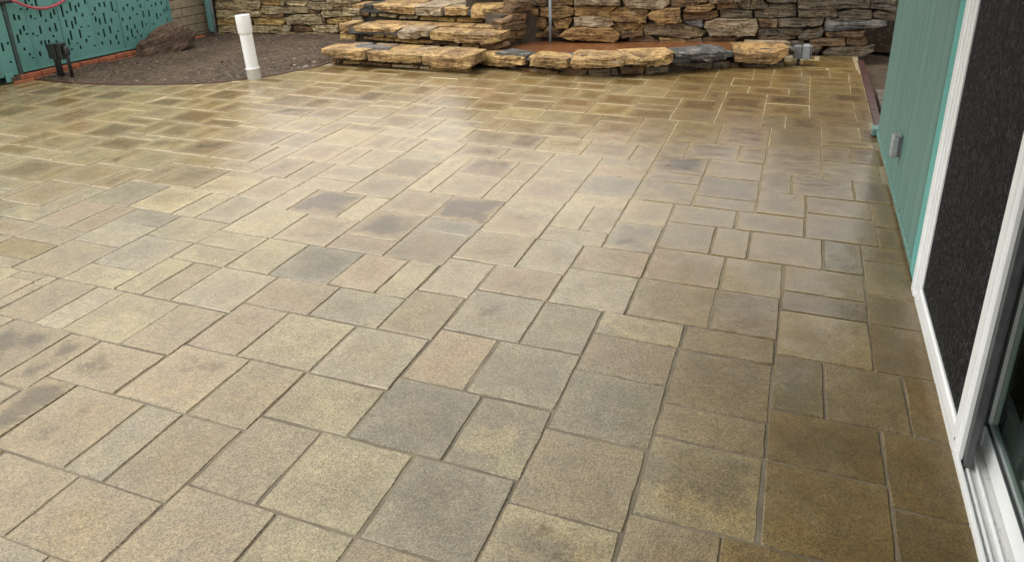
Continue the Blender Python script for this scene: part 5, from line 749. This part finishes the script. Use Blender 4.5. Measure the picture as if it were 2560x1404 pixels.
def panel(parent, u0, u1, z0, z1, d=.0, th=.012):
    sw = .0105; sl = []
    for (u, a, b) in SLOTS:
        if u - sw > u0 + .012 and u + sw < u1 - .012 and b < z1 - .02 and a > z0 + .02:
            if b - a < .012: b = a + .014
            if all(u + sw < s[0] - .003 or u - sw > s[1] + .003 or a > s[3] + .01 or b < s[2] - .01 for s in sl): sl.append((u - sw, u + sw, a, b))
    us = sorted({u0, u1} | {s[0] for s in sl} | {s[1] for s in sl}); m = MB()
    for a, b in zip(us, us[1:]):
        c = (a + b) / 2; iv = sorted((s[2], s[3]) for s in sl if s[0] < c < s[1]); z = z0
        for p, q in iv + [(z1, z1)]:
            if p > z: m.add([fx(a, d, z), fx(b, d, z), fx(b, d, p), fx(a, d, p)], [(0, 1, 2, 3)])
            z = max(z, q)
    for (a, b, p, q) in sl:
        V = [fx(a, d, p), fx(b, d, p), fx(b, d, q), fx(a, d, q), fx(a, d - th, p), fx(b, d - th, p), fx(b, d - th, q), fx(a, d - th, q)]
        m.add(V, [(0, 4, 5, 1), (1, 5, 6, 2), (2, 6, 7, 3), (3, 7, 4, 0)])
    V = [fx(u0, d, z0), fx(u1, d, z0), fx(u1, d, z1), fx(u0, d, z1), fx(u0, d - th, z0), fx(u1, d - th, z0), fx(u1, d - th, z1), fx(u0, d - th, z1)]
    m.add(V, [(0, 4, 5, 1), (1, 5, 6, 2), (2, 6, 7, 3), (3, 7, 4, 0)])
    return m.build('panel', TEAL_F, parent)
FENCE = empty('garden_fence', fx(1.0, 0, 0)[:2] + (0,)); tagp(FENCE, 'teal metal fence of slotted panels above the red brick kerb', 'fence')
GATE = empty('garden_gate', fx(-.4, 0, 0)[:2] + (0,)); tagp(GATE, 'teal slotted gate panel left of the dark fence post', 'gate')
def adopt(o, p):
    o.parent = p; o.matrix_parent_inverse = Matrix.Translation(-p.location); return o
seams = [.155, .31, .627, .96, 1.281, 1.615, 1.915]
for i, (a, b) in enumerate(zip(seams, seams[1:])):
    adopt(panel(None, a + .0015, b - .0015, .078, FT, -.004 * (i % 2)), FENCE)
    adopt(fbox(a + .0015, b - .0015, .0, .010, .080, .102, .002).build('bottom_rail', TEAL_F), FENCE)
    adopt(fbox(a - .004, a + .006, .0, .004, .102, FT).build('seam_strip', TEAL_F), FENCE)
adopt(fbox(.118, .150, -.03, .012, .02, FT + .03, .004).build('post', mat_paint('dark_teal_post', (.030, .055, .052), (.12, .17, .16), .56, .6)), FENCE)
adopt(fbox(1.905, 1.925, -.02, .006, .08, FT).build('end_post', TEAL_F), FENCE)
adopt(fbox(.12, 1.92, -.10, -.07, .0, FT).build('shade_sheet', mat_simple('shaded_teal_backing', (.012, .035, .032), (.02, .05, .045), 5, .8, 0)), FENCE)  # sheet coloured dark teal to stand for the shade behind the slots
us = [.112, -.22, -.55, -.88, -1.21, -1.54, -1.87]
for a, b in zip(us, us[1:]): adopt(panel(None, b + .0015, a - .0015, .07, FT), GATE)
adopt(fbox(-1.9, .112, -.10, -.07, .0, FT).build('shade_sheet', mat_simple('shaded_teal_backing_gate', (.012, .035, .032), (.02, .05, .045), 5, .8, 0)), GATE)  # same painted shade behind the gate slots
adopt(fbox(-.02, .05, .002, .022, .02, .095, .003).build('foot_block', TEAL_F), GATE)
adopt(MB().tube([fx(-.10, .03, .10), fx(-.09, .03, .28)], .016, 12).add(*loft([[fx(-.10 + .03 * math.cos(k), .03, .12 + .03 * math.sin(k)) for k in (0, 1.5, 3, 4.5)], [fx(-.10 + .03 * math.cos(k), .05, .12 + .03 * math.sin(k)) for k in (0, 1.5, 3, 4.5)]])).build('hinge', GREYBOX), GATE)
KERB = empty('brick_kerb', fx(1.0, .03, 0)[:2] + (0,)); tagp(KERB, 'low kerb of dark red bricks under the teal fence', 'kerb')
kr = random.Random(2)
for row, (z0, z1, off, d1) in enumerate(((-.04, .022, 0, .052), (.026, .066, .08, .045))):
    u = .02 + off
    while u < 2.2:
        adopt(fbox(u + .004, u + .196, -.03, d1 + kr.uniform(-.004, .004), z0, z1 + kr.uniform(-.002, .002), .004).build('brick', BRICKM), KERB); u += .203
adopt(fbox(.02, 2.3, -.028, .035, -.05, .058).build('kerb_core', MORTD), KERB)
# concrete block wall, parallel to the fence and set back
BW0 = empty('block_wall', fx(2.4, -.16, 0)[:2] + (0,)); tagp(BW0, 'tan concrete block wall beyond the end of the fence', 'wall')
BH, BL = .102, .405
for r in range(18):
    z0 = .015 + r * BH - .03; u = 1.2 - (.2 if r % 2 else 0)
    while u < 2.95:
        b = min(u + BL - .008, 2.95)
        if b - u > .05: adopt(fbox(u, b, -.30, -.15 + kr.uniform(-.0015, .0015), z0, z0 + BH - .008, .003).build('block', BLOCK), BW0)
        u += BL
adopt(fbox(1.2, 2.95, -.29, -.157, -.02, 1.85).build('wall_core', BMORT), BW0)
# ------------------------------------------------------------------ boulder
def blob(name, mat, c, sc, rot, seed, amp=.16, sub=4, parent=None, flat=-.5):
    import bmesh
    bm = bmesh.new(); bmesh.ops.create_icosphere(bm, subdivisions=sub, radius=1)
    for v in bm.verts:
        p = v.co.copy(); k = 1 + amp * mn.noise(p * 1.1 + Vector((seed, 0, 0))) + amp * .5 * mn.noise(p * 2.7 + Vector((0, seed, 0))) + amp * .22 * mn.noise(Vector((p.x * 4, p.y * 4, p.z * 13)) + Vector((0, 0, seed)))
        v.co = p * k
        v.co.z = max(v.co.z, flat)
    me = bpy.data.meshes.new(name); bm.to_mesh(me); bm.free()
    for p in me.polygons: p.use_smooth = True
    me.materials.append(mat); o = bpy.data.objects.new(name, me); COL.objects.link(o); o.location = c; o.scale = sc; o.rotation_euler = rot
    if parent: o.parent = parent
    return o
o = blob('boulder', ROCK, (-6.40, 6.16, .095), (.19, .33, .185), (math.radians(24), math.radians(6), math.radians(-28)), 3.3, .30, 5); tagp(o, 'brown layered boulder lying on the soil against the teal fence', 'boulder')
# ------------------------------------------------------------------ standpipe, conduit, boxes, hose, post
PIPE = empty('standpipe', (-4.642, 5.43, 0)); PIPE.rotation_euler = (0, math.radians(-3.4), 0); tagp(PIPE, 'upright white PVC drain standpipe at the edge of the garden bed', 'pipe')
MB().lathe([(.0565, -.05), (.0565, .46)], 32, cap=False).build('pipe_body', PVC, PIPE, True)
MB().lathe([(.052, .40), (.0575, .405), (.0635, .42), (.0650, .425), (.0650, .575), (.0645, .578), (.0590, .578), (.0585, .575), (.0585, .50), (.0, .50)], 32, cap=False).build('coupling', PVC, PIPE, True)
MB().lathe([(.0575, -.05), (.0625, -.045), (.0625, .088), (.0645, .089), (.0645, .096), (.0625, .098), (.0570, .098)], 32, cap=False).build('base_ring', PVC, PIPE, True)
o = MB().tube([(-2.30, 7.10, .05), (-2.30, 7.10, .4), (-2.305, 7.10, .95)], .0155, 14).build('conduit', CONDUIT, None, True); tagp(o, 'slim grey conduit rising out of the muddy pond', 'conduit')
JB = empty('junction_box', (-6.45, 4.95, 0)); tagp(JB, 'cluster of black outdoor junction boxes on stakes before the fence', 'junction box')
for k, (x, y, s) in enumerate(((-.10, .0, 1.0), (-.035, -.02, 1.0), (.03, -.01, 1.05))):
    MB().box((x - .030, y - .035, .185), (x + .030, y + .035, .315 + .008 * k), .006).build('box', BLACK, JB)
    MB().box((x - .034, y - .039, .306 + .008 * k), (x + .034, y + .039, .320 + .008 * k), .003).build('lid', BLACK, JB)
MB().lathe([(.022, 0), (.027, .01), (.027, .07), (.018, .085)], 16, (.085, .0, .225)).build('knob', BLACK, JB, True)
for (x, y) in ((-.085, .0), (-.03, -.01), (.07, .01)): MB().tube([(x, y, -.03), (x - .004, y, .20), (x - .006, y, .24)], .0165, 12).build('stake', BLACK, JB, True)
hp = [(.05, .735), (.13, .742), (.204, .731), (.267, .691), (.352, .654), (.444, .634), (.543, .636), (.629, .655), (.705, .683), (.78, .73), (.84, .80), (.88, .95)]
hp = catmull([fx(u, .05 + .02 * math.sin(u * 6), z) for u, z in hp], 5)
HO = empty('hose', fx(.4, .05, 0)[:2] + (0,)); tagp(HO, 'pink garden hose drooping across the top of the teal fence', 'hose')
adopt(MB().tube(hp[8:], .0125, 12).build('hose_body', HOSE, None, True), HO)
adopt(MB().tube([fx(.02, .05, .745), fx(.10, .055, .744), fx(.19, .06, .735)], [.020, .024, .017], 12).build('connector', BLACK, None, True), HO)
PT = empty('metal_post', (-6.47, 6.98, 0)); tagp(PT, 'teal steel channel post at the left end of the cream stone wall', 'post')
MB().box((-.045, -.02, .115), (-.012, .03, 1.5), .003).build('flange', TEAL_F, PT); MB().box((-.012, -.035, .105), (.028, .02, 1.5), .003).build('channel', mat_paint('grey_teal', (.10, .22, .21), (.2, .28, .28)), PT)
MB().tube([(.034, .0, -.02), (.034, 0, 1.5)], .014, 12).build('pipe', CONDUIT, PT, True)
LB = empty('outlet_box', (.065, 7.21, 0)); tagp(LB, 'grey weatherproof outlet box on a stake beside the pond rim', 'outlet box')
MB().box((-.055, -.035, .068), (.020, .055, .185), .006).build('box', GREYBOX, LB); MB().box((.023, -.045, .066), (.088, .055, .196), .008).build('cover', GREYBOX2, LB); MB().box((.088, -.03, .075), (.102, .045, .185), .003).build('hinge_side', GREYBOX, LB)
MB().tube([(-.005, .0, -.02), (-.005, 0, .075)], .014, 12).build('stake', BLACK, LB, True)
# dry straw hanging over the wall
A, B = PL['BW']; L_ = math.dist(A, B); bt = ((B[0] - A[0]) / L_, (B[1] - A[1]) / L_); bn = (bt[1], -bt[0])
DG = empty('dry_grass', (A[0] + bt[0] * 2.2, A[1] + bt[1] * 2.2, .88)); tagp(DG, 'tuft of dry straw hanging down over the stone wall', 'grass')
sr = random.Random(14)
for k in range(22):
    u = 2.06 + sr.random() * .26; zt, zb_ = .95, sr.uniform(.43, .56); lean = sr.uniform(-.03, .03); P = []
    for q in range(7):
        f = q / 6; P.append((A[0] + bt[0] * (u + lean * f * f) + bn[0] * (-.05 + .13 * min(1, f * 2.2) - .01 * f), A[1] + bt[1] * (u + lean * f * f) + bn[1] * (-.05 + .13 * min(1, f * 2.2) - .01 * f), zt - (zt - zb_) * f ** 1.3))
    adopt(MB().tube(P, [.0022, .0022, .002, .0018, .0015, .0011, .0006], 4).build('blade', STRAW), DG)
# ------------------------------------------------------------------ right edge: red strip, dark rocks
ED = empty('edging_strip', (.6, 6.4, 0)); tagp(ED, 'dark red edging bricks along the right end of the patio', 'edging')
y = 5.16
while y < 7.55:
    xa = wall_x(y) + .004; adopt(MB().box((xa, y + .002, -.05), (xa + .055, min(y + .60, 7.56) - .002, .010), .004).build('edging_brick', EDGER), ED); y += .60
def dark_rocks(parent, key_pts, rows, seed):
    rr = random.Random(seed); A, B = key_pts; L = math.dist(A, B); t = ((B[0] - A[0]) / L, (B[1] - A[1]) / L); n = (t[1], -t[0]); z = -.03
    for h in rows:
        u = -rr.random() * .2
        while u < L:
            w = rr.uniform(.22, .5); poly = [(u + .004, z + rr.uniform(0, .03)), (u + w - .004, z + rr.uniform(0, .03)), (u + w - .01 - rr.uniform(0, .03), z + h + rr.uniform(-.02, .02)), (u + .01 + rr.uniform(0, .03), z + h + rr.uniform(-.02, .02))]
            V, F = stone_geo(A, t, n, poly, .2, rr.uniform(-.03, .04), rr, .03); mesh('rock', V, F, DROCK, parent); u += w
        z += h
DR = empty('rock_bank', (1.0, 7.0, 0)); tagp(DR, 'dark grey rough rock bank behind the far corner of the house', 'rocks')
dark_rocks(DR, ((.64, 7.80), (.675, 6.44)), (.16, .20, .17, .22, .2), 1); dark_rocks(DR, ((.40, 7.93), (1.0, 7.93)), (.16, .20, .17, .22, .2), 5); dark_rocks(DR, ((.68, 6.44), (1.75, 6.38)), (.16, .20, .17, .22, .2), 2)
MB().box((.76, 6.50, -.05), (1.75, 8.0, .92)).build('bank_core', MORTD, DR)
o = stone('ground_slab', None, 'BW', [(0, 0), (.1, 0), (.1, .02), (0, .02)], 'k', rg, .05); bpy.data.objects.remove(o)
V, F = loft([[(x, y, z) for x, y in ((.655, 5.2), (1.6, 5.2), (1.6, 6.42), (1.1, 6.40), (.66, 6.43))] for z in (-.05, .004)])
N = len(V); o = mesh('flat_stone', V, F, STONE, None, False, {'c1': ('FLOAT_COLOR', [(.20, .16, .12)] * N), 'c2': ('FLOAT_COLOR', [(.14, .115, .09)] * N), 'ss': ('FLOAT', [.3] * N), 'sp': ('FLOAT', [.4] * N)}); tagp(o, 'flat grey-brown ground stone behind the corner of the house', 'stone')
# ------------------------------------------------------------------ house with sliding doors
HROT = -.0042
def hx(v):       # house frame: (distance behind the wall face, y, z) -> world
    return (wall_x(v[1]) + v[0], v[1], v[2])
def hb(x0, x1, y0, y1, z0, z1, bev=0): return MB().box((x0, y0, z0), (x1, y1, z1), bev).xf(hx)
HOUSE = empty('house', (.6, 4.0, 0)); tagp(HOUSE, 'house wall of teal vertical siding boards on the right', 'house')
hr = random.Random(6)
y = 3.115; k = 0
ws = [.095, .14, .10, .15, .10, .16, .12, .17, .12, .17, .13, .17, .12, .17]
while y < 5.085:
    w = ws[k % len(ws)]; k += 1; e = min(y + w, 5.09)
    zb_ = .038 + hr.uniform(-.004, .004)
    adopt(hb(.0 + hr.uniform(0, .0015), .02, y + .0032, e - .0032, zb_, 2.45, .0012).build('siding_board', TEAL_H), HOUSE); y = e
adopt(hb(.006, .09, 2.9, 5.088, -.05, 2.45).build('wall_core', mat_simple('groove_teal', (.030, .07, .06), (.022, .055, .048), 5, .8, 0)), HOUSE)
adopt(hb(-.006, .02, 3.115, 5.09, .022, .05, .003).build('drip_strip', mat_paint('worn_strip', (.13, .27, .23), (.05, .06, .05), .50, .7, (1, 1, 1), 60)), HOUSE)
adopt(hb(.0, .6, 5.070, 5.092, -.05, 2.45).build('end_wall', TEAL_H), HOUSE)
adopt(hb(-.012, .02, 2.995, 3.112, .030, 2.3, .003).build('door_trim', TEAL_T), HOUSE)
adopt(hb(-.016, .10, 2.925, 2.993, .004, 2.2, .003).build('door_jamb', WHITE), HOUSE)
adopt(hb(-.020, -.008, 2.945, 2.960, .02, 2.2).build('jamb_rib', WHITE), HOUSE)
adopt(hb(.0, .15, -1.5, 2.993, 2.10, 2.45).build('door_header', TEAL_H), HOUSE)
adopt(hb(-.010, .20, -1.5, 2.95, -.06, .018, .003).build('sill', SILLW), HOUSE)
for (a, b, zt) in ((-.012, -.004, .034), (.006, .012, .030), (.030, .036, .030), (.100, .108, .036)):
    adopt(hb(a, b, -1.5, 2.93, .014, zt, .001).build('sill_rail', WHITE), HOUSE)
adopt(hb(-1.5, 1.2, -2.5, 5.9, 2.45, 2.60).build('shade_eave', ROOFM), HOUSE)  # unseen overhang, made wide to darken the strip beside the house
adopt(hb(-1.57, -1.5, -2.5, 5.9, 2.40, 2.62).build('gutter', WHITE), HOUSE)
adopt(hb(.10, 1.6, -2.0, 5.0, 2.11, 2.16).build('ceiling', ROOM), HOUSE)
adopt(hb(.22, 1.6, -2.0, 5.0, -.06, -.01).build('floor', ROOM), HOUSE)
adopt(hb(1.55, 1.6, -2.0, 5.0, -.05, 2.2).build('inner_wall', ROOM), HOUSE)
adopt(hb(.15, 1.6, 4.95, 5.0, -.05, 2.2).build('room_end', ROOM), HOUSE); adopt(hb(.15, 1.6, -2.0, -1.95, -.05, 2.2).build('room_end', ROOM), HOUSE)
adopt(hb(-.030, .03, 5.095, 5.20, .008, .055, .006).build('sole_plate', TEAL_H), HOUSE)
SCR = empty('screen_door', (.6, 2.4, 0)); tagp(SCR, 'white framed sliding insect screen door with dark mesh', 'screen door')
def sp_(name, m, mat): return adopt(m.build(name, mat), SCR)
sp_('stile', hb(-.010, .010, 2.845, 2.922, .024, 2.08, .004), WHITE); sp_('stile_rib', hb(-.014, -.008, 2.862, 2.878, .03, 2.08), WHITE)
sp_('bottom_rail', hb(-.012, .012, 2.025, 2.85, .022, .082, .006), WHITE); sp_('top_rail', hb(-.010, .010, 2.03, 2.845, 2.02, 2.08, .004), WHITE)
sp_('stile', hb(-.014, .012, 1.945, 2.030, .026, 2.08, .004), WHITE); sp_('stile_rib', hb(-.018, -.010, 1.972, 1.980, .03, 2.08), WHITE)
sp_('gasket', hb(.0, .016, 1.915, 1.945, .030, 2.08), GASK); sp_('roller', hb(.0, .014, 1.925, 1.96, .016, .05), BLACK)
sp_('mesh', hb(-.0012, .0012, 2.03, 2.845, .078, 2.03), SCREEN)
sp_('screw', MB().lathe([(.006, 0), (.006, .002), (.004, .003)], 12).xf(lambda v: hx((-.0142 - v[2], 1.99 + v[0], .062 + v[1]))), GREYBOX)
GD = empty('glass_door', (.7, 1.5, 0)); tagp(GD, 'white framed sliding glass door behind the open end of the screen', 'glass door')
def gp(name, m, mat): return adopt(m.build(name, mat), GD)
gp('stile', hb(.060, .095, 2.03, 2.15, .020, 2.08, .004), WHITE); gp('bottom_rail', hb(.062, .093, .6, 2.03, .020, .105, .004), WHITE); gp('top_rail', hb(.062, .093, .6, 2.03, 2.0, 2.08, .004), WHITE)
gp('gasket', hb(.058, .064, .6, 2.03, .105, .112), GASK); gp('gasket', hb(.056, .062, 2.022, 2.031, .10, 2.0), GASK)
gp('stile', hb(.062, .093, .5, .6, .020, 2.08, .004), WHITE); gp('pane', hb(.075, .080, .6, 2.03, .10, 2.01), GLASS)
gp('fixed_pane', hb(.115, .120, 2.1, 2.92, .05, 2.05), GLASS); gp('fixed_rail', hb(.105, .130, 2.1, 2.93, .02, .10, .004), GASK)
cm = MB(); N_ = 160; V = []; F = []
for k in range(N_ + 1):
    yy = -1.0 + 3.9 * k / N_; xx = .30 + .02 * math.sin(yy * 42) + .008 * math.sin(yy * 97)
    V += [hx((xx, yy, 0.0)), hx((xx, yy, 2.09))]
for k in range(N_): F.append((2 * k, 2 * k + 2, 2 * k + 3, 2 * k + 1))
o = mesh('backdrop', V, F, REFL); tagp(o, 'dark green curtain added behind the sliding glass door to imitate its green reflection', 'backdrop')  # made-up sheet; its colour imitates the green reflection in the glass
WO = empty('wall_outlet', (wall_x(4.0), 4.0, .29)); tagp(WO, 'grey weatherproof outlet cover on the teal siding', 'outlet')
MB().box((-.046, -.034, -.056), (-.016, .034, .050), .004).build('cover', mat_simple('pale_grey_cover', (.34, .36, .37), (.26, .275, .285), 25, .45, .1), WO); MB().box((-.016, -.030, -.052), (.004, .030, .048)).build('backplate', GREYBOX, WO); MB().box((-.040, -.033, .049), (-.006, .033, .058), .003).build('hood', GREYBOX2, WO); MB().box((-.047, -.006, -.048), (-.045, .006, -.040)).build('latch', GREYBOX, WO)
# ------------------------------------------------------------------ unseen shrubs added above the walls to shade the far end
def shrub(name, c, r, n, seed, label, group):
    root = empty(name, c); tagp(root, label, 'shrub', group); q = random.Random(seed); m = MB(); st = MB()
    for k in range(7):
        a = q.uniform(0, 6.28); e = Vector((math.cos(a) * r[0] * .7, math.sin(a) * r[1] * .7, r[2] * q.uniform(.9, 1.7))); st.tube([(0, 0, -.1), tuple(e * .5 + Vector((0, 0, .05))), tuple(e)], [.016, .011, .004], 6)
    for k in range(n):
        d = Vector((q.gauss(0, 1), q.gauss(0, 1), q.gauss(0, 1))).normalized() * (q.random() ** .4); p = Vector((d.x * r[0], d.y * r[1], r[2] + d.z * r[2])); p += Vector((1, 1, 1)) * mn.noise(p * 3) * .08
        u = Vector((q.gauss(0, 1), q.gauss(0, 1), q.gauss(0, .6))).normalized(); w = u.cross(Vector((q.gauss(0, 1), q.gauss(0, 1), q.gauss(0, 1)))).normalized(); s = q.uniform(.025, .05)
        m.add([p, p + u * s + w * s * .35, p + u * s * 2, p + u * s - w * s * .35], [(0, 1, 2, 3)])
    m.build('crown', LEAF, root); st.build('stem', ROCK, root)
for k, (c, r, n, lb) in enumerate((((-1.2, 8.6, .80), (.7, .45, .35), 2200, 'unseen leafy shrub added for shade above the stone wall behind the pond'), ((.35, 8.6, .84), (.7, .45, .45), 2600, 'unseen leafy shrub added for shade above the right end of the stone wall'),
        ((1.6, 7.5, .86), (.6, .6, .8), 3000, 'unseen leafy shrub added for shade above the dark rock bank'), ((-3.4, 8.5, .6), (.6, .5, .45), 2200, 'unseen leafy shrub added for shade above the stone steps'))):
    shrub('shrub', c, r, n, 30 + k, lb, 'unseen shrubs added above the walls for shade')
V, F = loft([[(x, y, z) for x, y in ((-6.6, 7.45), (-2.9, 8.2), (-2.6, 7.6), (.75, 8.35), (1.75, 8.0), (6, 8), (6, 20), (-14, 20), (-14, 7.45))] for z in (-.05, .74)])
o = mesh('terrace', V, F, SOIL); o['kind'] = 'structure'
